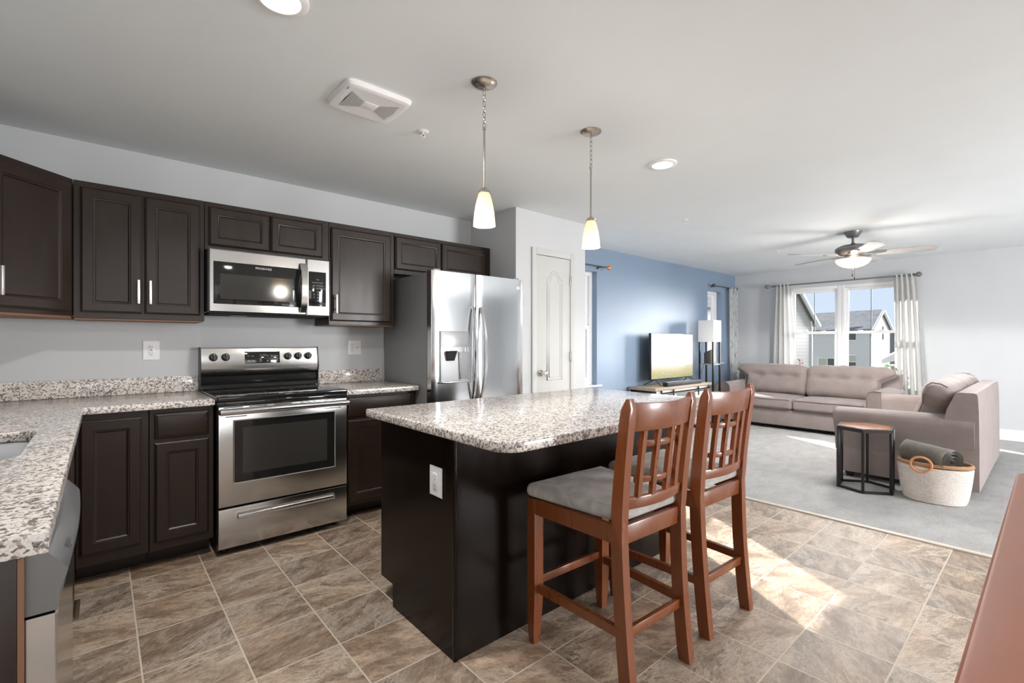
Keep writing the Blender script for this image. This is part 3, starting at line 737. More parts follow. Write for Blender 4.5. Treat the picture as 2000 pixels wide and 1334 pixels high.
# oven door
dr = MB().nested(RW-.006, .583, [(0, -.03), (0, .008), (.004, .014), (.010, .016)], 0, .003, .286).build('oven_door', 'steel', t)
w = MB().nested(.592, .372, [(0, .0), (0, .018), (.003, .0195), (.006, .0165)], 0, .078, .415).build('window_frame', 'steelsm', dr)
MB().nested(.578, .358, [(0, .01), (0, .0172)], 0, .085, .422).build('oven_glass', 'blackglass', dr)
MB().nested(.49, .27, [(0, .01), (0, .0175)], 0, .128, .470).build('inner_window', 'smokeglass', dr)
mb = MB()
for x in (.02, RW-.02): mb.box(x-.014, x+.014, -.05, -.012, .822, .852, .005)
mb.loft([[(x, -.052-.018*cos(a)*1.0, .840+.019*sin(a)) for a in [2*pi*k/14 for k in range(14)]] for x in (.008, .012, RW-.012, RW-.008)])
mb.build('handle', 'steelsm', dr)
mb = MB()
for x in (.03, .16, .30, .45, .58): mb.box(x, x+.10, -.0165, -.010, .858, .863)
for x in (.04, .60): mb.box(x, x+.11, -.0165, -.010, .805, .810)
mb.build('vent_slot', 'blackgap', dr)
# storage drawer with its recessed pull
g = MB()
plate_y = MB()
dw_ = MB().nested(RW-.006, .232, [(0, -.03), (0, .008), (.004, .014), (.010, .016)], 0, .003, .046).build('drawer', 'steel', t)
MB().nested(.575, .046, [(0, .012), (0, .0185), (.003, .0195), (.007, .0195), (.012, .0165)], 0, .092, .205).build('pull_recess', 'steelsm', dw_)
MB().loft([[(x, -.0165-.007*max(0, cos(a)), .218+.014*sin(a)) for a in [-pi/2+pi*k/10 for k in range(11)]] for x in (.105, .655)], closed=False).build('pull', 'steelsm', dw_)
# backguard
bg = thing('backguard', '', '', (0, 0, 0)); del bg['label']; del bg['category']; bg.parent = t
prof = [(.655, .925), (.655, 1.203), (.595, 1.203), (.578, 1.195), (.560, 1.068), (.572, 1.030), (.578, 1.030), (.578, .985), (.590, .945), (.600, .925)]
def slab(pr, x0, x1, name, m, par):
    return MB().prism(pr, x0, x1, 'x').build(name, m, par)
slab([(.655, 1.030), (.655, 1.203), (.600, 1.203), (.584, 1.196), (.562, 1.066), (.574, 1.031)], 0.0, RW, 'control_panel', 'steel', bg)
slab([(.657, .925), (.657, 1.206), (.575, 1.206), (.552, 1.062), (.565, 1.026), (.57, .925)], -.004, .0, 'end_cap', 'blackpl', bg)
slab([(.657, .925), (.657, 1.206), (.575, 1.206), (.552, 1.062), (.565, 1.026), (.57, .925)], RW, RW+.004, 'end_cap', 'blackpl', bg)
slab([(.655, .925), (.655, 1.0295), (.580, 1.0295), (.572, 1.018), (.588, 1.012), (.592, .965), (.578, .950), (.575, .925)], 0.0, RW, 'rear_panel', 'blackglass', bg)
# the panel face leans back; helper frame: local x along, z up the face
pf = Matrix.Translation((0, .562, 1.066)) @ Matrix.Rotation(-atan2(.022, .130), 4, 'X')
def on_face(mb): return mb.xf(pf)
dp = on_face(MB().nested(.228, .083, [(0, -.002), (0, .002), (.002, .003)], 0, .258, .026)).build('display', 'blackglass', bg)
mb = MB()
for (x, z, s) in ((.283, .078, 'Bake'), (.308, .078, 'Broil'), (.285, .046, 'Keep'), (.285, .038, 'Warm'), (.310, .046, 'Slow'), (.310, .038, 'Cook'), (.432, .080, 'Cook'), (.432, .073, 'Time'), (.458, .080, 'Timer'), (.458, .073, 'On-Off'), (.432, .044, 'Start'), (.460, .047, 'Oven'), (.460, .040, 'Light')):
    on_face(lettering(MB(), s, .0085, x, -.0032, z)).build('key_label', 'legend', dp)
for z, s in ((.080, 1), (.042, -1)): on_face(MB().prism([(.398, z-s*.003), (.408, z-s*.003), (.403, z+s*.004)], -.0036, -.003, 'y')).build('arrow_key', 'legend', dp)
for k, s in enumerate(('Bake', 'Broil', 'Preheat')): on_face(lettering(MB(), s, .007, .358, -.0032, .056-.008*k)).build('mode_label', 'legend', dp)
mb = lettering(MB(), '12:08', .020, .372, -.0033, .083); on_face(mb).build('clock_digits', mat('clock_dim', (.09, .09, .085), .4, emit=(.5, .5, .45), estr=.08), dp)
on_face(lettering(MB(), 'FRIGIDAIRE', .0125, .372, -.0006, .014)).build('maker_lettering', 'legenddark', bg)
for i, x in enumerate((.070, .142, .540, .612, .684)):
    k = MB(); k.lathe([(.001, .030), (.019, .030), (.0215, .026), (.0225, .006), (.026, .003), (.026, 0), (.001, 0)], n=28)
    k.box(-.006, .006, -.024, .024, .022, .040, .003)
    k.xf(pf @ Matrix.Translation((x, -.0005, .073 if i > 1 else .072)) @ FRONT)
    kb = k.build('knob', 'blackpl', bg)
    m2 = MB().box(-.0012, .0012, .008, .022, .0395, .0408); m2.xf(pf @ Matrix.Translation((x, -.0005, .073)) @ FRONT); m2.build('knob_mark', 'legend', kb)
    m3 = MB()
    for (a, b, c, d) in ((-.006, .006, -.006, -.0052), (-.006, .006, .0052, .006), (-.006, -.0052, -.006, .006), (.0052, .006, -.006, .006)): m3.box(x+a, x+b, -.0008, -.0003, .030+c, .030+d)
    on_face(m3).build('burner_mark', 'legenddark', bg)

# ------------------------------------------------------------------ over-the-range microwave
MY = 3.405; t = thing('microwave', 'stainless over-the-range microwave with black glass door', 'microwave', (0.4915, MY, 1.425))
MWW, MWH = .733, .394
MB().box(0.003, MWW+.022, .022, YW-MY-.004, .006, MWH-.001, .002).build('body', mat('microwave_black_case', (.03, .03, .03), .45), t)
DV = .577
dr = MB().nested(DV-.002, MWH, [(0, -.02), (0, .010), (.008, .018), (.012, .018)], 0, 0, 0).build('door', 'steel', t)
fp = MB().nested(MWW-DV, MWH, [(0, -.02), (0, .010), (.006, .018), (.010, .018)], 0, DV+.001, 0).build('control_frame', 'steel', t)
MB().nested(.540, .262, [(0, .01), (0, .0185), (.002, .0195)], 0, .026, .053).build('door_glass', 'blackglass', dr)
MB().nested(.425, .156, [(0, .01), (0, .0199)], 0, .062, .085).build('see_through_window', 'smokeglass', dr)
mb = MB(); HX = .548
pts = []
for i in range(17):
    s = i/16; pts.append((s, .018+.040*sin(pi*s)**.75))
mb.loft([[(HX-.019, -.018-d+.010, .018+.335*s), (HX-.019, -.018-d, .018+.335*s), (HX+.019, -.018-d, .018+.335*s), (HX+.019, -.018-d+.010, .018+.335*s)] for s, d in pts])
mb.build('handle', 'steelsm', dr)
lettering(MB(), 'FRIGIDAIRE', .019, .306, -.0198, .292, 1.0).build('maker_lettering', 'legend', dr)
cp = MB().nested(.118, .240, [(0, .01), (0, .0185), (.002, .0195)], 0, DV+.012, .066).build('control_panel', 'blackglass', fp)
mb = MB()
for r, row in enumerate((('', 'Clock', ''), ('Popcorn', 'Potato', 'Reheat'), ('Pizza', 'Cook', 'Defrost'), ('Vent', 'Light', 'Timer'), ('1', '2', '3'), ('4', '5', '6'), ('7', '8', '9'), ('', '0', 'Start'))):
    for c, s in enumerate(row):
        if s: lettering(MB(), s, .0125 if len(s) == 1 else .0072, DV+.047+c*.025, -.0198, .252-.021*r).build('key_label', 'legend', cp)
MB().box(.02, MWW-.01, .05, .36, -.006, .0058).build('grease_filter', 'blackgap', t)
MB().box(.16, .26, .20, .25, -.0075, -.0062).build('task_light', 'steelsm', t)

# ------------------------------------------------------------------ refrigerator
FX, FY, FW, FH = 1.832, 3.010, .908, 1.775
t = thing('refrigerator', 'stainless side-by-side refrigerator with water dispenser', 'refrigerator', (FX, FY, 0))
MB().box(0.004, FW-.004, .075, YW-FY-.02, .03, FH-.012, .004).build('body', 'fridgeside', t)
MB().box(0.01, FW-.01, .03, .10, 0.0, .085).build('base_grille', 'blackpl', t)
SPL = .402
for i, (x0, x1) in enumerate(((0, SPL-.004), (SPL+.004, FW))):
    mb = MB(); nb = 14
    rings = []
    # slightly bowed door face, as one loft across the width
    outl = []
    for k in range(nb+1):
        s = k/nb; xx = x0+(x1-x0)*s; e = min(s, 1-s)
        outl.append((xx, -.006*sin(pi*(xx/FW)) - (.0 if 0.02 < s < .98 else -.008)))
    outl += [(x1, .062), (x0, .062)]
    mb.loft([[(x, y, .095) for x, y in outl], [(x, y, FH) for x, y in outl]])
    dr = mb.build('door', 'steelv', t, 20)
    MB().box(x0+.004, x1-.004, .0625, .0745, .10, FH-.006).build('gasket', 'blackpl', dr)
    hx = SPL-.038 if i == 0 else SPL+.038
    rg = []
    for k in range(25):
        s = k/24; z = .785+.735*s; d = .012+.055*sin(pi*s)**.7; wd = .010+.005*sin(pi*s)
        ox = (0.016*(sin(pi*s)) if i else -.004*sin(pi*s))
        rg.append([(hx+ox-wd, -d+.004, z), (hx+ox-wd*.7, -d-.010, z), (hx+ox+wd*.7, -d-.010, z), (hx+ox+wd, -d+.004, z), (hx+ox+wd*.6, -d+.012, z), (hx+ox-wd*.6, -d+.012, z)])
    MB().loft(rg).build('handle', 'steelsm', dr, 50)
    if i == 0:
        x0d, wd, zb, zt = .070, .254, .936, 1.325
        MB().nested(wd, zt-zb, [(0, .0), (0, .013), (.003, .0135), (.006, .011)], 0, x0d, zb).build('dispenser_frame', 'greypl', dr)
        # recess: flat bay in the frame, its side shade painted on
        mb = MB(); zi0, zi1 = zb+.022, zb+.240; xa, xb = x0d+.008, x0d+wd-.008
        bay = [(xa, -.0118), (xa+.05, .050), (xb-.095, .050), (xb, -.0118)]
        dispenser = MB().nested(wd-.010, zt-zb-.245, [(0, .0), (0, .0135), (.002, .0145)], 0, x0d+.005, zb+.240).build('dispenser_panel', 'greypl', dr)
        MB().loft([[(x0d+.005+(wd-.01)*k/10, -.0146-.012*sin(pi*k/10), zb+.232) for k in range(11)] + [(x0d+wd-.005, -.01, zb+.232), (x0d+.005, -.01, zb+.232)],
                   [(x0d+.005+(wd-.01)*k/10, -.0146-.006*sin(pi*k/10), zb+.268) for k in range(11)] + [(x0d+wd-.005, -.01, zb+.268), (x0d+.005, -.01, zb+.268)]]).build('dispenser_lip', 'steelsm', dr)
        MB().loft([[(a, -.0125+.0, zi0), (a, -.0125, zi1)] for a in (xa, xb)], closed=False).build('dispenser_bay', 'greypl', dr)
        MB().loft([[(xb-.085, -.0135, zi0), (xb-.085, -.0135, zi1)], [(xb-.075, -.022, zi0), (xb-.09, -.020, zi1)], [(xb-.06, -.0135, zi0), (xb-.065, -.0135, zi1)]], closed=False).build('bay_rib', 'steelsm', dr)
        MB().box(xb-.060, xb-.001, -.0134, -.0128, zi0, zi1).build('bay_side_shade', mat('dispenser_painted_shade', (.19, .19, .195), .35, .4), dr)  # flat darker strip, the shade of the bay side put into the colour
        MB().loft([[(x0d+.04, -.014, zi1), (x0d+.125, -.014, zi1), (x0d+.125, -.05, zi1), (x0d+.04, -.05, zi1)], [(x0d+.05, -.014, zi1-.075), (x0d+.110, -.014, zi1-.075), (x0d+.110, -.03, zi1-.075), (x0d+.05, -.03, zi1-.075)]]).build('nozzle', 'blackpl', dr)
        MB().box(x0d-.004, x0d+wd+.004, -.040, -.004, zb-.004, zb+.012, .005).build('drip_tray', 'steelsm', dr)
    else:
        MB().box(FW-.078, FW-.024, -.007, .0, FH-.085, FH-.060, .001).build('badge', mat('silver_badge', (.8, .8, .8), .3, .6), dr)
        lettering(MB(), 'FRIGIDAIRE', .0085, FW-.051, -.0073, FH-.0725).build('badge_lettering', 'legenddark', dr)
for x in (.03, FW-.09): MB().box(x, x+.06, .02, .13, FH-.011, FH+.016, .004).build('hinge_cover', 'fridgeside', t)

# ------------------------------------------------------------------ dishwasher at the end of the left run
t = thing('dishwasher', 'stainless dishwasher seen edge-on at the end of the left counter', 'dishwasher', (LX, 1.160, 0), radians(90))
DW = .598
MB().box(.004, DW-.004, .002, .58, .10, .868).build('body', 'blackpl', t)
MB().box(.004, DW-.004, .05, .55, 0, .0995).build('toe_kick', 'blackpl', t)
MB().nested(DW, .655, [(0, -.001), (0, .043), (.003, .046)], 0, 0, .105).build('door', 'steelsm', t)
pr = [(-.001, .765), (-.001, .872), (-.020, .874), (-.034, .869), (-.058, .838), (-.060, .832), (-.050, .800), (-.046, .765)]
nseg = 18; rings = []
for k in range(nseg+1):
    s = k/nseg; b = 0.007*sin(pi*s)
    rings.append([(DW*s, y - (b if y < -.03 else b*.4), z) for y, z in pr])
c = MB().loft(rings).build('console', 'dwconsole', t, 28)
lm = lettering(MB(), 'Frigidaire', .016, 0, 0, 0)
lm.xf(Matrix.Translation((.115, -.0566, .846)) @ Matrix.Rotation(radians(-38), 4, 'X')).build('maker_lettering', 'legenddark', c)

# ------------------------------------------------------------------ kitchen island
IX0, IX1, IY0, IY1 = 1.031, 2.585, 1.527, 2.160
t = thing('kitchen_island', 'dark espresso kitchen island cabinet with plain back panel', 'kitchen island', (0, 0, 0))
MB().box(IX0+.002, IX1-.002, IY0+.004, IY1-.002, .105, .875).build('body', 'espresso', t)
MB().box(IX0+.004, IX1-.004, IY0+.006, IY1-.122, .0, .1045).build('toe_kick', 'espresso', t)
# end panel with a notch over the toe space, back panel, corner trims
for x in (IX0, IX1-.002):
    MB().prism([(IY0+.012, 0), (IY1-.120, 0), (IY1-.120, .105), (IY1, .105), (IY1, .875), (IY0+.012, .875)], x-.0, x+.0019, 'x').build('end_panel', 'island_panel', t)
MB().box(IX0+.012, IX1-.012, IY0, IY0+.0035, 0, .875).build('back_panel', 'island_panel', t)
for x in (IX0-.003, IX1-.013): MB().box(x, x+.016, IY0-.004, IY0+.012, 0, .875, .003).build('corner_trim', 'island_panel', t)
for k in range(3):
    x0 = IX0+.02+k*.51
    dd = MB().nested(.49, .53, DOOR); dd.xf(Matrix.Translation((x0+.49, IY1-.002, .13)) @ Matrix.Rotation(pi, 4, 'Z')).build('door', 'espresso', t, 25)
    dd = MB().nested(.49, .14, SLAB); dd.xf(Matrix.Translation((x0+.49, IY1-.002, .70)) @ Matrix.Rotation(pi, 4, 'Z')).build('drawer', 'espresso', t, 25)
mb = MB(); plate(mb, rounded([(0.972, 1.146, .085), (2.652, 1.146, .085), (2.652, 2.212, .012), (0.972, 2.212, .012)]), [], CZ0, CZ1, .007)
tag(mb.build('island_countertop', 'granite', None, 30), 'speckled granite top of the island with rounded corners', 'countertop')

# ------------------------------------------------------------------ bar stools
def curve_pts(f, n): return [f(i/n) for i in range(n+1)]
def make_stool(label):
    t = thing('bar_stool', label, 'bar stool', group='counter stools at the island')
    def rect_ring(cx, cy, z, w, d): return [(cx-w/2, cy-d/2, z), (cx+w/2, cy-d/2, z), (cx+w/2, cy+d/2, z), (cx-w/2, cy+d/2, z)]
    # rear posts: saber legs running up into the back
    def post(s):
        rg = []
        for i in range(31):
            z = 1.046*i/30
            if z < .58: k = 1-z/.58; y = -.210-.040*k**1.8
            else: k = (z-.58)/.466; y = -.210-.052*k**1.4
            x = .176 + .014*max(0, (z-.3)/.746)
            d = .050 if z < .55 else .050-.010*(z-.55)/.5
            w = .036
            if z > 1.01: q = (z-1.01)/.036; d *= sqrt(max(.02, 1-q*q*.9)); w *= 1-.12*q
            rg.append(rect_ring(s*x, y, z, w, d))
        mb = MB(); mb.loft(rg)
        es = [e for e in mb.bm.edges if abs((e.verts[0].co-e.verts[1].co).normalized().z) > .5]
        bmesh.ops.bevel(mb.bm, geom=es, offset=.005, segments=2, affect='EDGES', profile=.5)
        return mb
    for s in (-1, 1): post(s).build('rear_leg', 'cherry', t, 40)
    def fleg(s):
        rg = []
        for i in range(17):
            z = .595*i/16; k = max(0, 1-z/.22)
            w = .048-.014*k**1.6; x = s*(.2075) + s*.003*k; 
            rg.append(rect_ring(x, .205+.003*k, z, w, .046-.014*k**1.6))
        mb = MB(); mb.loft(rg); es = [e for e in mb.bm.edges if abs((e.verts[0].co-e.verts[1].co).normalized().z) > .5]
        bmesh.ops.bevel(mb.bm, geom=es, offset=.005, segments=2, affect='EDGES', profile=.5); return mb
    for s in (-1, 1): fleg(s).build('front_leg', 'cherry', t, 40)
    # seat frame (aprons)
    mb = MB(); mb.box(-.19, .19, .200, .222, .535, .598, .003); mb.box(-.166, .166, -.224, -.202, .530, .596, .003)
    for s in (-1, 1): mb.loft([[(s*.176, -.215, z) , (s*.198, -.215, z), (s*.228, .20, z), (s*.206, .20, z)] for z in (.535, .598)])
    mb.build('seat_frame', 'cherry', t)
    # upholstered seat
    def puff(p, nn):
        k = (p.y+.215)/.45; w = .178+.062*max(0, min(1, k))
        p.x = p.x/.24*w
        e = max(abs(p.x)/w, abs(p.y-.01)/.225)
        if p.z > 0: p.z += .012*(1-e**2.5) + .0025*noise.noise(Vector((p.x*9, p.y*9, 3)))
        return p
    m = MB().soft(.24, .225, .026, .024, 12, puff, Matrix.Translation((0, .012, .626)))
    m.build('seat', 'suede', t, 60)
    # curved rails and lattice back
    def yb(z): return -.212-.052*((z-.58)/.466)**1.4
    def rail(z0, z1, xh, th, sag=.030, n=14, name='rail'):
        rg = []
        for i in range(n+1):
            s = -1+2*i/n; x = s*xh; c = sag*(1-s*s)
            rg.append([(x, yb(z0)-c-th/2, z0), (x, yb(z0)-c+th/2, z0), (x, yb(z1)-c+th/2, z1), (x, yb(z1)-c-th/2, z1)])
        mb = MB(); mb.loft(rg)
        es = [e for e in mb.bm.edges if abs((e.verts[0].co-e.verts[1].co).normalized().x) > .7]
        bmesh.ops.bevel(mb.bm, geom=es, offset=.004, segments=2, affect='EDGES', profile=.5)
        return mb
    # crest rail, its top dipping a little in the middle
    cr = rail(.930, 1.033, .180, .021)
    for v in cr.bm.verts:
        if v.co.z > 1.0: v.co.z -= .006*(1-(v.co.x/.18)**2)
    cr.build('crest_rail', 'cherry', t, 40)
    rail(.652, .694, .170, .021, .026).build('lower_rail', 'cherry', t, 40)
    for x in (-.112, -.042, .042, .112):
        rg = []
        for i in range(9):
            z = .690+.245*i/8; c = .028*(1-(x/.178)**2); y = yb(z)-c
            rg.append(rect_ring(x, y, z, .022, .017))
        MB().loft(rg).build('slat', 'cherry', t)
    for z in (.868, .738): rail(z, z+.022, .112, .015, .028).build('cross_bar', 'cherry', t, 40)
    # stretchers
    for s in (-1, 1):
        MB().loft([[(s*.184-.010, -.235, z0), (s*.184+.010, -.235, z0), (s*.184+.010, -.235, z0+.034), (s*.184-.010, -.235, z0+.034)] if k == 0 else
                   [(s*.206-.010, .20, z0), (s*.206+.010, .20, z0), (s*.206+.010, .20, z0+.034), (s*.206-.010, .20, z0+.034)] for k, z0 in ((0, .212), (1, .212))]).build('stretcher', 'cherry', t)
    MB().box(-.20, .20, .196, .214, .235, .268, .002).build('stretcher', 'cherry', t)
    MB().box(-.170, .170, -.236, -.218, .205, .240, .002).build('stretcher', 'cherry', t)
    return t
st = make_stool('cherry wood bar stool with lattice back nearest the camera')
st2 = copy_tree(st)
st.location = (1.556, 1.203, 0); st.rotation_euler = (0, 0, radians(-2.5))
st2.location = (2.107, 1.206, 0); st2.rotation_euler = (0, 0, radians(-2.5)); st2['label'] = 'cherry wood bar stool with lattice back farther along the island'

# ------------------------------------------------------------------ dining table close to the camera
t = thing('dining_table', 'reddish brown wooden dining table top at the right edge of the picture', 'table', (1.10, -0.46, 0))
mb = MB(); plate(mb, rounded([(-.66, -.52, .03), (.66, -.52, .03), (.66, .526, .03), (-.66, .526, .03)]), [], .882, .910, .008); mb.build('tabletop', 'tablewood', t, 30)
mb = MB()
for q in ((-.56, .56, .40, .42), (-.56, .56, -.42, -.40), (-.56, -.54, -.40, .40), (.54, .56, -.40, .40)): mb.box(*q, .79, .8815)
mb.build('apron', 'cherry', t)
for x in (-.55, .55):
    for y in (-.41, .41): MB().loft([[(x-a, y-a, z), (x+a, y-a, z), (x+a, y+a, z), (x-a, y+a, z)] for a, z in ((.026, 0), (.038, .5), (.040, .8815))]).build('leg', 'cherry', t)

# floor register by the sink cabinet
t = thing('floor_register', 'brown slotted metal floor register by the dishwasher', 'vent', (-.118, 2.975, 0))
MB().box(-.042, .042, -.105, .105, .0005, .006, .003).build('frame', 'brass', t)
mb = MB()
for k in range(17): mb.box(-.028, .028, -.088+k*.011, -.083+k*.011, .0062, .0068)
mb.build('louvres', 'blackgap', t)

# ------------------------------------------------------------------ ceiling fixtures
def recessed(label, x, y, watts=92):
    t = thing('recessed_light', label, 'ceiling light', (x, y, CH), 0, 'recessed ceiling lights')
    MB().lathe([(.093, 0), (.093, -.006), (.088, -.010), (.068, -.012), (.062, -.006), (.060, -.004)], n=40).build('trim_ring', 'white', t)
    MB().lathe([(.0605, -.0055), (.04, -.008), (.001, -.009)], n=40).build('lens', 'led', t)
    l = lamp('recessed_lamp', 'SPOT', (0, 0, -.02), watts, (1.0, .985, .96), (0, 0, -1), radius=.06, spot=150); l.parent = t
    return t
recessed('round recessed ceiling light past the second pendant lamp', 2.849, 1.737, 17)
recessed('round recessed ceiling light cut off by the top edge of the picture', 0.471, 1.775)

def pendant(label, x, y):
    t = thing('pendant_lamp', label, 'pendant lamp', (x, y, CH), 0, 'pendant lamps over the island')
    MB().lathe([(.0605, 0), (.0605, -.003), (.056, -.008), (.040, -.016), (.018, -.022), (.008, -.024), (.001, -.0245)], n=36).build('canopy', 'nickel', t)
    MB().tube([(0, 0, -.023), (0, 0, -.036)], .004, 8).build('loop', 'nickel', t)
    z = -.032; k = 0
    ch = []
    while z > -.185:
        a, b, L = .0085, .0085, .030
        pts = []
        for i in range(14):
            th = 2*pi*i/14
            u, w = .0072*cos(th), (L/2)*sin(th)
            pts.append((u if k % 2 == 0 else 0, 0 if k % 2 == 0 else u, z-L/2+w))
        MB().tube(pts, .0017, 6, closed=True).build('chain_link', 'nickel', t)
        z -= .0252; k += 1
    pts = [(.009*cos(a), 0, -.197+.009*sin(a)) for a in [2*pi*i/14 for i in range(14)]]
    MB().tube(pts, .0018, 6, closed=True).cyl((0, 0, -.205), (0, 0, -.216), .009, .0075).build('hanging_ring', 'nickel', t)
    MB().cyl((0, 0, -.212), (0, 0, -.488), .0052, n=14).build('rod', 'nickel', t)
    MB().lathe([(.001, -.485), (.008, -.486), (.018, -.492), (.0265, -.503), (.0285, -.512), (.026, -.512)], n=28).build('socket_cap', 'nickel', t)
    prof = [(.0225, -.5085), (.028, -.520), (.034, -.540), (.041, -.570), (.0465, -.605), (.0500, -.640), (.0515, -.662), (.0495, -.662), (.048, -.640), (.044, -.605), (.039, -.570), (.031, -.540), (.024, -.520)]
    MB().lathe(prof, n=36).build('glass_shade', 'pendantglass', t)
    MB().lathe([(.001, -.655), (.012, -.653), (.021, -.640), (.023, -.624), (.019, -.606), (.012, -.592), (.011, -.575), (.001, -.57)], n=24).build('bulb', 'bulb', t)
    l = lamp('bulb_glow', 'POINT', (0, 0, -.632), .075, (1.0, .88, .72), radius=.022); l.parent = t
    l = lamp('pendant_light', 'POINT', (0, 0, -.70), 8.5, (1.0, .93, .84), radius=.045); l.parent = t
    return t
pendant('nickel pendant lamp with frosted bell shade nearer the camera', 1.339, 1.738)
pendant('nickel pendant lamp with frosted bell shade nearer the living room', 2.106, 1.739)

# exhaust fan grille
t = thing('exhaust_grille', 'white rounded exhaust fan grille on the kitchen ceiling', 'vent', (1.008, 2.245, CH))
def superel(hx, hy, z, e=.22, n=48):
    out = []
    for k in range(n):
        a = 2*pi*k/n; c, s = cos(a), sin(a)
        out.append((hx*math.copysign(abs(c)**e, c)*(1+.0*s), hy*math.copysign(abs(s)**e, s), z))
    return out
MB().loft([superel(.168, .152, 0), superel(.168, .152, -.008), superel(.160, .144, -.020), superel(.142, .128, -.025), superel(.136, .121, -.0245)]).build('cover', 'plate', t, 30)
gx, gy = .118, .100
for s in (-1, 1):
    MB().prism([(s*gx, -gy*.85), (s*(gx+.006), 0), (s*gx, gy*.85), (s*.035, .030), (s*.035, -.030)], -.0262, -.0248, 'z').build('grille_shade', mat('vent_shadow', (.16, .16, .155), .8), t)  # dark plate on the cover, painted shade behind the louvres
    mb = MB()
    for k in range(15):
        x = .039+.0056*k; y = .030+(gy*.85-.030)*(x-.035)/(gx-.035)
        mb.box(s*x-.0011, s*x+.0011, -y, y, -.0285, -.0258)
    mb.build('louvre_set', 'plate', t)
MB().box(-.036, .036, -.034, .034, -.0275, -.0245, .002).build('center_plate', 'plate', t)
MB().box(-.150, -.144, -.112, -.088, -.0266, -.0236).build('maker_mark', mat('pale_grey_mark', (.4, .4, .4), .5), t)

def sprinkler(label, x, y):
    t = thing('sprinkler_head', label, 'sprinkler', (x, y, CH), 0, 'fire sprinkler heads in the ceiling')
    MB().lathe([(.034, 0), (.034, -.002), (.026, -.006), (.013, -.008), (.012, -.004)], n=28).build('escutcheon', 'white', t)
    mb = MB().cyl((0, 0, 0), (0, 0, -.016), .008, .006, 12)
    for s in (-1, 1): mb.tube([(s*.006, 0, -.012), (s*.011, 0, -.024), (s*.003, 0, -.034)], .002, 6)
    mb.build('frame', 'plate', t); MB().cyl((0, 0, -.014), (0, 0, -.033), .0022, n=8).build('bulb', 'blackpl', t)
    MB().lathe([(.001, -.034), (.014, -.034), (.014, -.0365), (.001, -.0365)], n=16).build('deflector', 'plate', t)
sprinkler('small white sprinkler head beside the ceiling exhaust grille', 1.383, 2.366)
sprinkler('small white sprinkler head on the ceiling past the round recessed light', 4.306, 2.380)
sprinkler('small white sprinkler head on the ceiling left of the fan', 6.687, 2.393)

# ceiling fan
t = thing('ceiling_fan', 'five-blade grey ceiling fan with alabaster bowl light', 'ceiling fan', (6.155, 1.447, CH))
MB().lathe([(.083, 0), (.080, -.012), (.055, -.055), (.046, -.062), (.001, -.064)], n=32).build('canopy', 'fanmetal', t)
MB().cyl((0, 0, -.06), (0, 0, -.135), .0135).lathe([(.014, -.122), (.024, -.130), (.036, -.140), (.02, -.141)], n=24).build('downrod', 'fanmetal', t)
MB().lathe([(.001, -.138), (.045, -.139), (.115, -.150), (.155, -.170), (.166, -.192), (.160, -.212), (.135, -.232), (.105, -.248), (.085, -.252), (.001, -.252)], n=48).build('motor_housing', 'fanmetal', t)
MB().lathe([(.078, -.252), (.074, -.262), (.085, -.268), (.085, -.275), (.068, -.283), (.070, -.300), (.060, -.305), (.001, -.305)], n=36).build('light_fitter', 'fanmetal', t)
MB().lathe([(.158, -.300), (.162, -.306), (.156, -.325), (.135, -.352), (.095, -.376), (.045, -.390), (.001, -.393)], n=44).build('glass_bowl', 'fanglass', t)
MB().lathe([(.001, -.386), (.020, -.390), (.022, -.396), (.012, -.404), (.011, -.410), (.001, -.413)], n=20).build('finial', 'fanmetal', t)
for k in range(5):
    a = radians(-77+72*k); Rz = Matrix.Rotation(a, 4, 'Z')
    pitch = Matrix.Rotation(radians(-13), 4, 'X')
    ol = [(.20, -.050), (.25, -.058), (.60, -.070), (.655, -.066), (.685, -.045), (.695, 0), (.685, .045), (.655, .066), (.60, .070), (.25, .058), (.20, .050)]
    mb = MB().prism(ol, -.003, .003, 'z', .001); mb.xf(Rz @ Matrix.Translation((0, 0, -.248)) @ pitch)
    b = mb.build('blade', 'blade', t)
    mb = MB(); mb.loft([[(x, -w, -.2535+dz), (x, w, -.2535+dz), (x, w, -.2475+dz), (x, -w, -.2475+dz)] for x, w, dz in ((.07, .016, -.004), (.12, .012, -.008), (.17, .020, -.005), (.21, .040, -.003), (.27, .030, -.003), (.285, .008, -.003))])
    mb.xf(Rz @ pitch @ Matrix.Identity(4)).build('blade_arm', 'fanmetal', b)
for (x, y, L) in ((.018, .010, .075), (-.012, -.016, .115)):
    MB().cyl((x, y, -.385), (x, y, -.385-L), .0016, n=6).lathe([(.001, -.385-L+.004), (.006, -.385-L), (.0065, -.385-L-.012), (.003, -.385-L-.024), (.001, -.385-L-.025)], (x, y, 0), 12).build('pull_chain', 'blackmetal', t)
l = lamp('fan_light', 'POINT', (0, 0, -.60), 15, (1.0, .97, .92), radius=.25); l.parent = t
l = lamp('fan_downlight', 'SPOT', (0, 0, -.60), 135, (1.0, .98, .95), (0, 0, -1), radius=.22, spot=172); l.data.spot_blend = .15; l.parent = t
l = lamp('fan_uplight', 'POINT', (.0, .0, -.285), 1.6, (1.0, .70, .50), radius=.02); l.parent = t; l.location = (-.10, -.03, -.285)

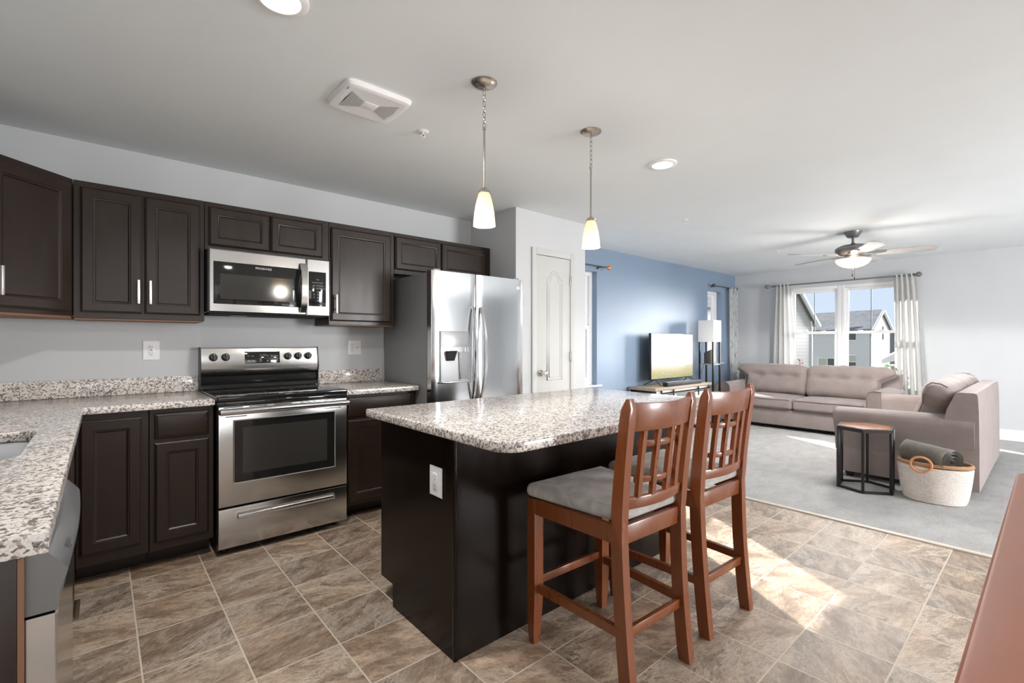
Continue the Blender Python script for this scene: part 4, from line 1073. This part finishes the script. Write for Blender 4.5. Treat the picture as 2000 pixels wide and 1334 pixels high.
# ------------------------------------------------------------------ sofas
def cushion(hx, hy, hz, r, seed, crown=.03, tufts=(), wr=.006, n=18):
    """soft cushion; hy is the half thickness (front towards -y); tufts = (x, z) dimples on the front"""
    def fn(p, nn):
        e = 1-min(1, abs(p.x)/hx)**3.5; f = 1-min(1, abs(p.z)/hz)**3.5
        p.y += (crown*e*f)*(-1 if p.y < 0 else .4)
        q = Vector((p.x*5+seed, p.z*3.5, p.y*4+seed*2))
        edge = max(abs(p.x)/hx, abs(p.z)/hz)
        p += nn*wr*(noise.noise(q)+.6*noise.noise(q*2.3))
        # small radiating creases near the top edge and the side seams
        p += nn*(wr*.9*noise.noise(Vector((p.x*26+seed, p.z*5, seed)))*max(0, edge-.55)*2)
        if p.y < 0:
            for tx, tz in tufts:
                d = math.hypot((p.x-tx)*.75, (p.z-tz)*1.25)
                p.y += .046*math.exp(-(d/.050)**2) + .016*math.exp(-(d/.15)**2)
            if tufts:
                p.y += .012*math.exp(-((p.z-tufts[0][1])/.035)**2)*e*1.3
        return p
    return fn
def make_sofa(root, Lh, depth, rear, arm_h, seat_z, sc_tufts, back_top, nb=2, arm_w=.20):
    """local: x along the length, front towards -y, front face of base at y=-depth/2"""
    f, b = -depth/2, depth/2
    MB().box(-Lh+.03, Lh-.03, f+.035, b-.02, .055, .285, .012, 3).build('base', 'sofa', root)
    MB().box(-Lh+.06, Lh-.06, f+.06, b-.05, .04, .0545).build('underside_cloth', 'blackgap', root)
    for sx in (-1, 1):
        for yy in (f+.09, b-.09):
            MB().loft([[(sx*(Lh-.10)-a, yy-a, z), (sx*(Lh-.10)+a, yy-a, z), (sx*(Lh-.10)+a, yy+a, z), (sx*(Lh-.10)-a, yy+a, z)] for a, z in ((.024, .004), (.03, .056))]).build('foot', 'espresso', root)
    # back frame
    mb = MB(); mb.loft([[(-Lh+.02, y, z), (-Lh+.02, y2, z), (Lh-.02, y2, z), (Lh-.02, y, z)] for y, y2, z in ((b-.26, b-.002, .06), (b-.25, b-.002, .40), (b-.19, b-.006, .70), (b-.145, b-.012, back_top-.02), (b-.135, b-.020, back_top-.004), (b-.12, b-.035, back_top))])
    mb.build('back_frame', 'sofa', root, 50)
    # arms: flared, round on top
    for sx in (-1, 1):
        prof = [(-arm_w, .055), (-arm_w, arm_h-.075), (-arm_w+.012, arm_h-.035), (-arm_w+.040, arm_h-.008), (-arm_w+.080, arm_h), (-.05, arm_h-.006), (-.008, arm_h-.025), (.020, arm_h-.055), (.026, arm_h-.085), (.016, arm_h-.14), (.002, arm_h-.24), (-.012, .25), (-.012, .055)]
        rings = []
        for (y, k, dz) in ((f+.004, .94, -.012), (f-.002, .97, -.006), (f+.006, 1.0, .0), (f+.30, 1.0, .004), (b-.10, 1.0, .012), (b-.03, 1.0, .012)):
            rings.append([(sx*(Lh-.02 + (x+arm_w/2)*k - arm_w/2), y + (-.02*max(0, (z-.35)/.3) if y < f+.05 else 0), z+dz*(z/arm_h)) for x, z in prof])
        a = MB().loft(rings).build('arm', 'sofa', root, 60)
        mb = MB(); mb.tube([(sx*(Lh-.02 + x), f-.001 + (-.02*max(0, (z-.35)/.3)), z+.003) for x, z in prof[:-1]], .0055, 8); mb.build('piping', 'piping', a)
    inner = Lh-arm_w-.015; w = 2*inner/nb
    for i in range(nb):
        xc = -inner + w*(i+.5)
        sh = Matrix.Translation((xc, f+.335, (seat_z+.288)/2))
        hz = (seat_z-.288)/2
        def seat_fn(p, nn, i=i):
            e = (1-min(1, abs(p.x)/(w/2))**3)*(1-min(1, abs(p.y)/.345)**3)
            if p.z > 0: p.z += .022*e
            p += nn*.003*noise.noise(Vector((p.x*6+i*7, p.y*6, p.z*3)))
            return p
        s = MB().soft(w/2-.004, .345, hz, .045, 14, seat_fn, sh).build('seat_cushion', 'sofa', root, 60)
        mb = MB(); 
        for zz in (-hz+.020, hz-.008): mb.tube([(xc-w/2+.03, f-.010+.0, (seat_z+.288)/2+zz*.86), (xc, f-.0135, (seat_z+.288)/2+zz*.86), (xc+w/2-.03, f-.010, (seat_z+.288)/2+zz*.86)], .0045, 8)
        mb.build('piping', 'piping', s)
        hzb = .235
        lean = Matrix.Translation((xc, b-.30, seat_z+.225)) @ Matrix.Rotation(radians(-17), 4, 'X')
        tf = [(tx*w, .035) for tx in sc_tufts]
        bw = w/2+.008 + (.0)
        def back_fn(p, nn, i=i, bw=bw, fn=cushion(bw, .105, hzb, .085, 3.1*i+1.7, .035, tf, .011)):
            # upper half rolls over and out past the arms
            k = max(0, min(1, (p.z-.02)/.10)); outer = (-1 if i == 0 else 1)
            p = fn(p, nn)
            if p.x*outer > bw*.55: p.x += outer*k*arm_w*.80*min(1, (p.x*outer-bw*.55)/(bw*.4))
            p.z -= .010*math.exp(-((p.x+outer*bw)/.09)**2)*(1 if p.z > .1 else 0)
            return p
        s = MB().soft(bw, .105, hzb, .085, 24, back_fn, lean).build('back_cushion', 'sofa', root, 60)
        # welt along the outer side face of the cushion
        ox = (-1 if i == 0 else 1)
        def wp(y, z):
            p = back_fn(Vector((ox*(bw-.004), y, z)), Vector((ox, 0, 0))); p.x += ox*.003; return lean @ p
        pts = [wp(-.080, -.20), wp(-.082, -.1), wp(-.082, .02), wp(-.082, .12), wp(-.078, .19), wp(-.055, .222), wp(0, .232), wp(.05, .22)]
        MB().tube(pts, .0055, 8).build('piping', 'piping', s)
    return root
t = thing('sofa', 'taupe two-cushion sofa with tufted back under the big window', 'sofa', (7.745, 2.420, .004), radians(-90))
make_sofa(t, 1.075, .965, 0, .625, .445, (-.27, 0.02, .29), .80)
t = thing('loveseat', 'taupe loveseat seen from its side with its back to the right', 'sofa', (6.150, .868, .004), radians(180))
make_sofa(t, 1.005, .955, 0, .632, .448, (-.24, .03, .27), .835)

# side table
t = thing('side_table', 'small hexagonal side table with black metal frame and wood top', 'side table', (4.898, 1.065, .004))
angs = [radians(a) for a in (128, 188, 248, 308, 8, 68)]
P6 = [(.206*cos(a), .206*sin(a)) for a in angs]
mb = MB()
for i in range(6):
    x, y = P6[i]; a = angs[i]
    m = MB().box(-.010, .010, -.010, .010, .001, .505, .001).xf(Matrix.Translation((x, y, 0)) @ Matrix.Rotation(a, 4, 'Z')); m.build('leg', 'blackmetal', t)
for z0, nm in ((.001, 'bottom_rail'), (.495, 'top_frame')):
    mb = MB(); ring_o, ring_i = [(p[0]*1.045, p[1]*1.045) for p in P6], [(p[0]*.945, p[1]*.945) for p in P6]
    plate(mb, ring_o, [ring_i], z0, z0+(.018 if z0 < .1 else .030)); mb.build(nm, 'blackmetal', t)
mb = MB(); plate(mb, [(p[0]*.942, p[1]*.942) for p in P6], [], .500, .5285, .002); mb.build('tabletop', 'walnut', t)

# rope basket with a rolled throw
BKX, BKY = 4.905, .625
t = thing('basket', 'cream coiled rope basket with round tan handle beside the loveseat', 'basket', (BKX, BKY, .004), radians(-82))
prof = []; nco = 24
for k in range(nco*4+1):
    z = .004+.272*k/(nco*4); s = z/.276
    r = .845+.155*s**.8 - .06*(1-s)**6
    prof.append((r + .024*abs(sin(pi*k/4)), z))
A, B = .222, .150
prof_in = [(r-.085, z) for r, z in reversed(prof[8::4])] + [(.70, .02), (.001, .018)]
MB().lathe([(.001, .002)] + [(prof[0][0]-.05, .001)] + prof + prof_in, n=64, sx=A, sy=B).build('body', 'rope', t, 80)
MB().lathe([(1.0, .284), (1.025, .288), (1.030, .300), (1.005, .311), (.955, .311), (.93, .300), (.94, .284)], n=64, sx=A, sy=B).build('rim_band', 'jute', t, 80)
for sy, xx in ((-1, -.078), (1, .078)):
    c = Vector((xx, sy*(B*.985+.012), .300)); pts = []
    for k in range(32):
        a = 2*pi*k/32; pts.append((c.x+.062*cos(a), c.y+sy*.010*sin(a), c.z+.058*sin(a)))
    MB().tube(pts, .0085, 10, closed=True).build('handle', 'wicker', t)
t = thing('rolled_throw', 'grey plush throw rolled up inside the rope basket', 'blanket', (BKX, BKY, .004), 0)
mb = MB(); turns, R0 = 4.2, .110; NS = 150
axis = Vector((-.50, -.86, -.05)).normalized(); side = axis.cross(Vector((0, 0, 1))).normalized(); upv = side.cross(axis).normalized()
cen = Vector((.018, .022, .342))
def spiral(u, v):
    th = u*turns*2*pi; r = R0*(.10+.90*u)*(1+.045*sin(3*th+.7)+.03*noise.noise(Vector((th, v*3, 1))))
    L = -.165+.33*v + (.003*sin(th*1.7)+.004*noise.noise(Vector((th*1.3, v, 7))))*(1 if v > .5 else -1)
    rr = r*(1-.10*abs(v-.5)*2*0)
    return cen + axis*L + side*(rr*cos(th)) + upv*(rr*.95*sin(th))
mb.sheet(spiral, NS, 14, .0165); mb.build('throw_roll', 'throw', t, 80)

# ------------------------------------------------------------------ television wall
t = thing('tv_stand', 'white barn-door television stand with washed wood top', 'tv stand', (6.115, 3.575, .004))
hw = .755
MB().box(-hw, hw, -.205, .205, .605, .643, .003).build('top_board', 'oak', t)
for x in (-hw+.02, hw-.05): MB().box(x, x+.03, -.19, .20, .06, .6045, .002).build('side_panel', 'white', t)
MB().box(-hw+.05, hw-.05, .185, .198, .06, .6045).build('back_board', 'white', t)
MB().box(-hw+.05, hw-.05, -.185, .184, .06, .085).build('bottom_board', 'oak', t)
for x in (-.26, .235): MB().box(x, x+.025, -.185, .184, .0855, .6045).build('divider', 'white', t)
MB().box(-.234, .234, -.185, .184, .32, .335).build('shelf', 'white', t)
MB().box(-hw+.02, hw-.02, -.190, .19, .545, .6045).build('header_board', 'white', t)
for x in (-hw+.05, hw-.10):
    for y in (-.17, .16): MB().box(x, x+.05, y-.025, y+.025, 0, .0598, .004).build('foot', 'white', t)
MB().box(-.60, .70, -.214, -.208, .560, .580, .001).build('barn_rail', 'blackmetal', t)
for xd in (-.715, .245):
    d = MB().box(xd, xd+.455, -.212, -.193, .075, .535, .003).build('barn_door', 'white', t)
    mb = MB()
    for q in ((xd, xd+.05, .075, .535), (xd+.405, xd+.455, .075, .535), (xd+.05, xd+.405, .485, .535), (xd+.05, xd+.405, .075, .125)): mb.box(q[0], q[1], -.220, -.2125, q[2], q[3], .002)
    mb.loft([[(xd+.05, -.219, .125), (xd+.10, -.219, .125), (xd+.405, -.219, .485), (xd+.355, -.219, .485)], [(xd+.05, -.2125, .125), (xd+.10, -.2125, .125), (xd+.405, -.2125, .485), (xd+.355, -.2125, .485)]])
    mb.build('door_frame', 'white', d)
    for xx in (xd+.08, xd+.375): MB().box(xx-.011, xx+.011, -.228, -.2205, .49, .60, .001).cyl((xx, -.2235, .590), (xx, -.216, .590), .022).build('roller_strap', 'blackmetal', d)
t = thing('television', 'flat television showing a bright flower meadow', 'television', (6.205, 3.625, .647))
MB().box(-.565, .565, -.012, .025, .078, .722, .004).build('bezel', 'blackpl', t)
sc = MB().box(-.556, .556, -.0135, -.0125, 0, .625); o = sc.build('screen', 'tv', t); o.location = (0, 0, .090)
for x in (-.44, .44):
    s = 1 if x > 0 else -1
    mb = MB()
    for yy in (-.14, .13): mb.tube([(x, .005, .085), (x+s*.05, yy*.6, .035), (x+s*.08, yy, .006)], .0065, 8)
    mb.build('foot', 'blackpl', t)
t = thing('soundbar', 'long black soundbar lying in front of the television', 'soundbar', (6.16, 3.440, .6475))
MB().box(-.46, .46, -.045, .035, .0, .056, .008, 3).build('body', mat('soundbar_cloth', (.02, .022, .028), .55), t)
MB().box(-.45, .45, -.038, .030, .0565, .0572).build('top_panel', mat('soundbar_top', (.10, .10, .105), .22), t)
bk = thing('book', 'green book standing on the television stand shelf', 'book', (5.985, 3.45, .0905))
MB().box(-.012, .012, -.10, .10, .0, .215, .001).build('cover', 'bookgreen', bk); MB().box(-.0105, .0105, -.098, .1005, .003, .2155).build('pages', 'paper', bk)

# shelf floor lamp
t = thing('floor_lamp', 'tall shelf floor lamp with square white shade and black posts', 'floor lamp', (7.072, 3.502, .004))
g = .122
sh = MB()
for q in ((-g, g, -g, -g+.004), (-g, g, g-.004, g), (-g, -g+.004, -g+.004, g-.004), (g-.004, g, -g+.004, g-.004)): sh.box(*q, 1.246, 1.575)
sh.build('shade', 'lampshade', t)
for sx in (-1, 1):
    for sy in (-1, 1): MB().box(sx*(g-.016)-.011, sx*(g-.016)+.011, sy*(g-.016)-.011, sy*(g-.016)+.011, 0, 1.30).build('post', 'blackmetal', t)
for z in (.08, .48, .905): MB().box(-g+.006, g-.006, -g+.006, g-.006, z-.008, z+.008).build('shelf_board', mat('lamp_shelf', (.30, .30, .30), .5), t)
MB().tube([(-.10, .03, .93), (-.17, .02, .86), (-.21, .05, .74), (-.21, .10, .40), (-.20, .18, .02)], .003, 6).build('cord', 'blackpl', t)
t = thing('speaker', 'small dark wedge speaker on the floor lamp shelf', 'speaker', (7.072, 3.512, .9175))
MB().prism([(-.055, 0), (.055, 0), (.055, .165), (-.055, .215)], -.05, .05, 'x', .003).build('body', 'speaker', t)

# ------------------------------------------------------------------ curtains and rods
def curtain(name, label, ya_top, yb_top, ya_bot, yb_bot, ztop, zbot, x, folds, m, axis='x', amp=.035, group=None):
    def fn(u, v):
        z = ztop+(zbot-ztop)*v; e = v**.8
        a = ya_top+(ya_bot-ya_top)*e; b = yb_top+(yb_bot-yb_top)*e
        w = u + .02*sin(u*pi*folds*2+v*2.1)
        d = amp*(.75+.35*v)*sin(u*pi*2*folds + .6*sin(v*2.2)) + .012*noise.noise(Vector((u*6, v*3, folds)))
        q = a+(b-a)*w
        return (x+d, q, z) if axis == 'x' else (q, x+d, z)
    o = MB().sheet(fn, int(folds*18), 22, .0025).build(name, m, None, 80)
    tag(o, label, 'curtain', group); return o
curtain('curtain', 'off-white curtain panel at the left side of the big window', 3.080, 2.850, 3.180, 2.700, 2.205, .03, 8.50, 4.5, 'curtain', group='curtain panels')
curtain('curtain', 'off-white curtain panel at the right side of the big window', 1.520, 1.280, 1.495, 1.145, 2.205, .03, 8.50, 4.5, 'curtain', group='curtain panels')
c = curtain('curtain', 'white curtain with thin wavy grey lines in the blue wall corner', 8.225, 8.530, 8.300, 8.560, 2.20, .03, 3.715, 2.5, 'curtain_wave', 'y', .028, group='curtain panels')
t = thing('curtain_rod', 'grey curtain rod with ball finials above the big window', 'curtain rod', (8.50, 2.225, 2.180), 0, 'curtain rods')
MB().cyl((0, -.885, 0), (0, .885, 0), .011, n=14).build('rod', 'greyrod', t)
for s in (-1, 1):
    mb = MB().lathe([(.001, 0), (.018, 0), (.018, .012), (.010, .022), (.012, .034), (.022, .045), (.012, .055), (.016, .062), (.032, .078), (.036, .098), (.030, .118), (.014, .130), (.001, .132)], n=22)
    mb.xf(Matrix.Translation((0, s*.885, 0)) @ Matrix.Rotation(-s*pi/2, 4, 'X')).build('finial', 'greyrod', t)
    MB().cyl((.0, s*.86, 0), (.149, s*.86, 0), .007, n=10).cyl((.143, s*.86, 0), (.149, s*.86, 0), .022).build('bracket', 'greyrod', t)
for nm, lb, x0, x1, fm in (('curtain_rod', 'thin dark curtain rod with copper finial above the left blue wall window', 3.76, 4.80, 'copper'), ('curtain_rod', 'short dark curtain rod beside the wavy line curtain on the blue wall', 7.70, 8.42, 'bronze')):
    t = thing(nm, lb, 'curtain rod', ((x0+x1)/2, 3.715, 2.185), 0, 'curtain rods'); h = (x1-x0)/2
    MB().cyl((-h, 0, 0), (h, 0, 0), .0075, n=12).build('rod', 'bronze', t)
    for s in (-1, 1):
        mb = MB().lathe([(.001, 0), (.012, 0), (.012, .01), (.008, .016), (.020, .026), (.030, .045), (.028, .062), (.014, .076), (.001, .078)], n=18)
        mb.xf(Matrix.Translation((s*h, 0, 0)) @ Matrix.Rotation(s*pi/2, 4, 'Y')).build('finial', fm, t)
        MB().cyl((s*(h-.06), 0, 0), (s*(h-.06), .094, 0), .006, n=8).cyl((s*(h-.06), .088, 0), (s*(h-.06), .094, 0), .02).build('bracket', 'bronze', t)

# ------------------------------------------------------------------ plants on the sill behind the sofa
def leaf(mb, base, ang, L, w, rise, droop):
    n = 7; rows = []
    for i in range(n+1):
        s = i/n; r = L*s*(1-.15*s); z = rise*s - droop*s*s
        ww = w*sin(pi*min(1, .08+.92*s))**.8
        c = Vector((base[0]+r*cos(ang), base[1]+r*sin(ang), base[2]+z)); sd = Vector((-sin(ang), cos(ang), 0))
        rows.append((c - sd*ww, c - Vector((0, 0, ww*.25)), c + sd*ww))
    vs = [[mb.bm.verts.new(p) for p in r] for r in rows]
    for a, b in zip(vs, vs[1:]):
        for k in range(2): mb.bm.faces.new((a[k], a[k+1], b[k+1], b[k]))
def plant(label, loc, mats, n, L, seed, tall):
    random.seed(seed)
    t = thing('potted_plant', label, 'plant', loc, 0, 'plants on the window sill')
    MB().lathe([(.001, 0), (.034, 0), (.046, .075), (.050, .075), (.050, .092), (.043, .092), (.040, .078), (.001, .078)], n=24).build('pot', 'pot', t)
    MB().cyl((0, 0, .0785), (0, 0, .083), .038).build('soil', 'soil', t)
    MB().tube([(0, 0, .082), (.004, .003, .082+tall*.6), (0, .006, .082+tall)], [.005, .004, .003], 6).build('stem', 'leafdark', t)
    for k in range(n):
        mb = MB(); s = k/max(1, n-1)
        leaf(mb, (0, .004, .09+tall*(.25+.75*s)), k*2.4+seed, L*(1-.35*s)*random.uniform(.8, 1.15), L*.19, L*random.uniform(.25, .7), L*random.uniform(.25, .7))
        lo = mb.build('leaf', mats[1] if s > .72 and len(mats) > 1 else mats[0], t)
        if s > .72 and len(mats) > 1: lo['label'] = 'red upper leaf'
plant('dark leafed plant with red top leaves behind the left end of the sofa', (8.615, 2.745, .6305), ('leafdark', 'leafred'), 16, .095, 3, .24)
plant('bright green leafy plant behind the right end of the sofa', (8.615, 1.600, .6305), ('leafbright',), 14, .095, 5, .20)

# ------------------------------------------------------------------ outside: neighbouring houses on lower ground
GZ = -3.3
structure(MB().box(9.4, 110, -60, 70, GZ-.2, GZ).build('ground', 'lawn'))
YAW = radians(49.031); CF = Vector((cos(YAW), sin(YAW), 0)); CR = Vector((sin(YAW), -cos(YAW), 0))
def far(px, d, py=669.4): p = Vector((0, 0, 1.237)) + (CF + CR*(px-1000)/923.3)*d; p.z += (669.4-py)/923.3*d; return p
def quad_block(mb, pts, z0, z1): mb.loft([[(p.x, p.y, z0) for p in pts], [(p.x, p.y, z1) for p in pts]])
def facade_window(root, p, nrm, w, h, z, blind=.5, slider=False):
    """window set on a facade: p = centre point on the wall, nrm = outward normal"""
    n = Vector((nrm[0], nrm[1], 0)).normalized(); rt = n.cross(Vector((0, 0, -1)))*-1
    ang = atan2(n.x, -n.y)
    T = Matrix.Translation((p.x, p.y, z)) @ Matrix.Rotation(ang, 4, 'Z')
    f = MB().nested(w+.24, h+.24, [(0, -.02), (0, .05), (.10, .05), (.12, .02)], 0, -w/2-.12, -.12)
    fr = f.xf(T).build('window_frame', 'white', root)
    MB().box(-w/2, w/2, -.030, -.021, 0, h).xf(T).build('pane', 'houseglass', fr)
    if blind and not slider: MB().box(-w/2, w/2, -.036, -.031, h*(1-blind), h).xf(T).build('blind', 'houseblind', fr)
    if slider: MB().box(-.045, .045, -.06, -.02, 0, h).xf(T).build('mullion', 'white', fr); MB().box(-w/2, -.05, -.036, -.031, h*.45, h).xf(T).build('blind', 'houseblind', fr)
    else: MB().box(-w/2, w/2, -.055, -.02, h*.5-.04, h*.5+.04).xf(T).build('mullion', 'white', fr)
# middle house: wall towards us coloured as in shade, gable end at its right as sunlit
A, B, C_ = far(1581, 56), far(1701, 50), far(1737, 54)
D = A + C_ - B
ez = 1.237+.0305*50
t = thing('house', 'pale sided neighbour house with dark shingle roof seen through the big window', 'house', (0, 0, 0))
mb = MB(); quad_block(mb, [A, B, C_, D], GZ, ez); mb.build('walls', 'siding_shade', t)
mBC, mAD = (B+C_)/2, (A+D)/2; rz = 1.237+.0672*52
E2 = (A-B).normalized()
mb = MB(); n_bc = (B-A).normalized()
for pts, nm in (([B, C_], 'siding_white'),): pass
off = n_bc*.03
def gp(p, z, o): return (p.x+o.x, p.y+o.y, z)
g = MB(); g.loft([[gp(B, GZ, o), gp(C_, GZ, o), gp(C_, ez, o), gp(mBC, rz, o), gp(B, ez, o)] for o in (off*-4, off)])
g.build('gable_wall', 'siding_white', t)
def roof(mb, e0, e1, r0, r1, th=.16, over=.35):
    mb.loft([[tuple(e0), tuple(e1), tuple(r1), tuple(r0)], [tuple(Vector(p)+Vector((0, 0, th))) for p in (e0, e1, r1, r0)]])
ov = n_bc*.30; fr_ = (A-D).normalized()*.4
za = Vector((0, 0, 1))
def at(p, z): return Vector((p.x, p.y, z))
sl = (rz-ez)/((B-C_).length/2)
mb = MB(); roof(mb, at(A-ov+fr_, ez-sl*.4), at(B+ov+fr_, ez-sl*.4), at(mAD-ov*9, rz), at(mBC+ov, rz)); roof(mb, at(D-ov-fr_, ez-sl*.4), at(C_+ov-fr_, ez-sl*.4), at(mAD-ov*9, rz), at(mBC+ov, rz))
mb.build('roof', 'shingle', t)
mb = MB()
for p in (B, C_):
    q = B+fr_ if p is B else C_-fr_
    mb.tube([tuple(at(q+ov*1.03, ez-sl*.4+.05)), tuple(at(mBC+ov*1.03, rz+.05))], .13, 6)
mb.build('rake_trim', 'white', t)
nf = Vector((A-D)).normalized()
facade_window(t, far(1666, 51.6)+nf*.02, nf, 1.15, 1.45, 1.237+.006*51.6, .5)
facade_window(t, far(1666, 51.6)+nf*.02, nf, 1.25, 1.35, 1.237-.0535*51.6, .5)
facade_window(t, far(1616, 54.0)+nf*.02, nf, 1.75, 2.0, 1.237-.0705*54.0, .5, True)
facade_window(t, far(1721.5, 52.3)+n_bc*.04, n_bc, .55, 1.45, 1.237+.0065*52, .0)
# left house: big cream gable
t = thing('house', 'cream sided neighbour house with a steep gable at the left of the big window', 'house', (0, 0, 0))
P0, P1 = far(1584, 30), far(1420, 26.0)
nn = Vector(((P1-P0).y, -(P1-P0).x, 0)).normalized()
if nn.dot(P0) > 0: nn = -nn
bk = -nn*9
ze = 1.237+.046*30; zr = 1.237+.160*28
mid = (P0+P1)/2
t.location = (0, 0, 0)
mb = MB(); quad_block(mb, [P0, P1, P1+bk, P0+bk], GZ, ze)
mb.loft([[at(P0, ze), at(P1, ze), at(mid, ze+ (zr-ze)*1.35)], [at(P0+bk, ze), at(P1+bk, ze), at(mid+bk, ze+(zr-ze)*1.35)]])
mb.build('walls', 'siding_cream', t)
za_ = ze+(zr-ze)*1.35; dv = (P0-P1).normalized()*.35; sl2 = (za_-ze)/((P0-P1).length/2)
mb = MB(); roof(mb, at(P0+dv+nn*.3, ze-sl2*.35), at(P0+dv+bk, ze-sl2*.35), at(mid+nn*.3, za_), at(mid+bk, za_)); roof(mb, at(P1-dv+nn*.3, ze-sl2*.35), at(P1-dv+bk, ze-sl2*.35), at(mid+nn*.3, za_), at(mid+bk, za_)); mb.build('roof', 'shingle', t)
mb = MB(); mb.tube([at(P0+dv+nn*.31, ze-sl2*.35+.02), at(mid+nn*.31, za_+.02)], .12, 6); mb.build('rake_trim', 'white', t)
MB().tube([at(P0+nn*.02, GZ), at(P0+nn*.02, ze)], .07, 6).build('corner_trim', 'white', t)
# right: dark grey block and the porch roof in front of it
t = thing('house', 'grey neighbour house partly hidden behind the right curtain', 'house', (0, 0, 0))
Q = [far(1738, 58), far(1850, 58), far(1850, 66), far(1738, 66)]
mb = MB(); quad_block(mb, Q, GZ, 1.237+.024*58); mb.build('walls', mat('dark_grey_siding', (.20, .20, .195), .8), t)
mb = MB(); roof(mb, at(Q[0], 1.237+.022*58), at(Q[1], 1.237+.022*58), at(Q[3], 1.237+.036*60), at(Q[2], 1.237+.036*60)); mb.build('roof', 'shingle', t)
t = thing('porch', 'pale porch with a sloped white roof beside the right curtain', 'porch', (0, 0, 0))
q0, q1 = far(1722, 31, 702), far(1802, 29, 664); dep = Vector((q0.x, q0.y, 0)).normalized()*4
mb = MB(); mb.loft([[q0, q1, q1+Vector((0, 0, -.95)), q0+Vector((0, 0, -.28))], [q0+dep, q1+dep, q1+dep+Vector((0, 0, -.95)), q0+dep+Vector((0, 0, -.28))]]); mb.build('porch_roof', 'siding_white', t)
w0, w1 = far(1740, 32), far(1800, 32)
mb = MB(); quad_block(mb, [w0, w1, w1+dep, w0+dep], GZ, 1.237-.050*32); mb.build('porch_wall', 'siding_tan', t)
MB().cyl(tuple(at(far(1730, 31.5), GZ)), tuple(at(far(1730, 31.5), -.2)), .10).build('porch_post', 'white', t)
# house behind the blue wall windows
t = thing('house', 'tan sided neighbour wall outside the small blue wall window', 'house', (0, 0, 0))
MB().box(5.2, 24.0, 9.5, 16, GZ, 2.75).build('walls', 'siding_tan', t)
mb = MB(); roof(mb, Vector((5.0, 9.1, 2.65)), Vector((24.2, 9.1, 2.65)), Vector((5.0, 12.7, 4.6)), Vector((24.2, 12.7, 4.6))); roof(mb, Vector((5.0, 16.4, 2.65)), Vector((24.2, 16.4, 2.65)), Vector((5.0, 12.7, 4.6)), Vector((24.2, 12.7, 4.6))); mb.build('roof', 'shingle', t)
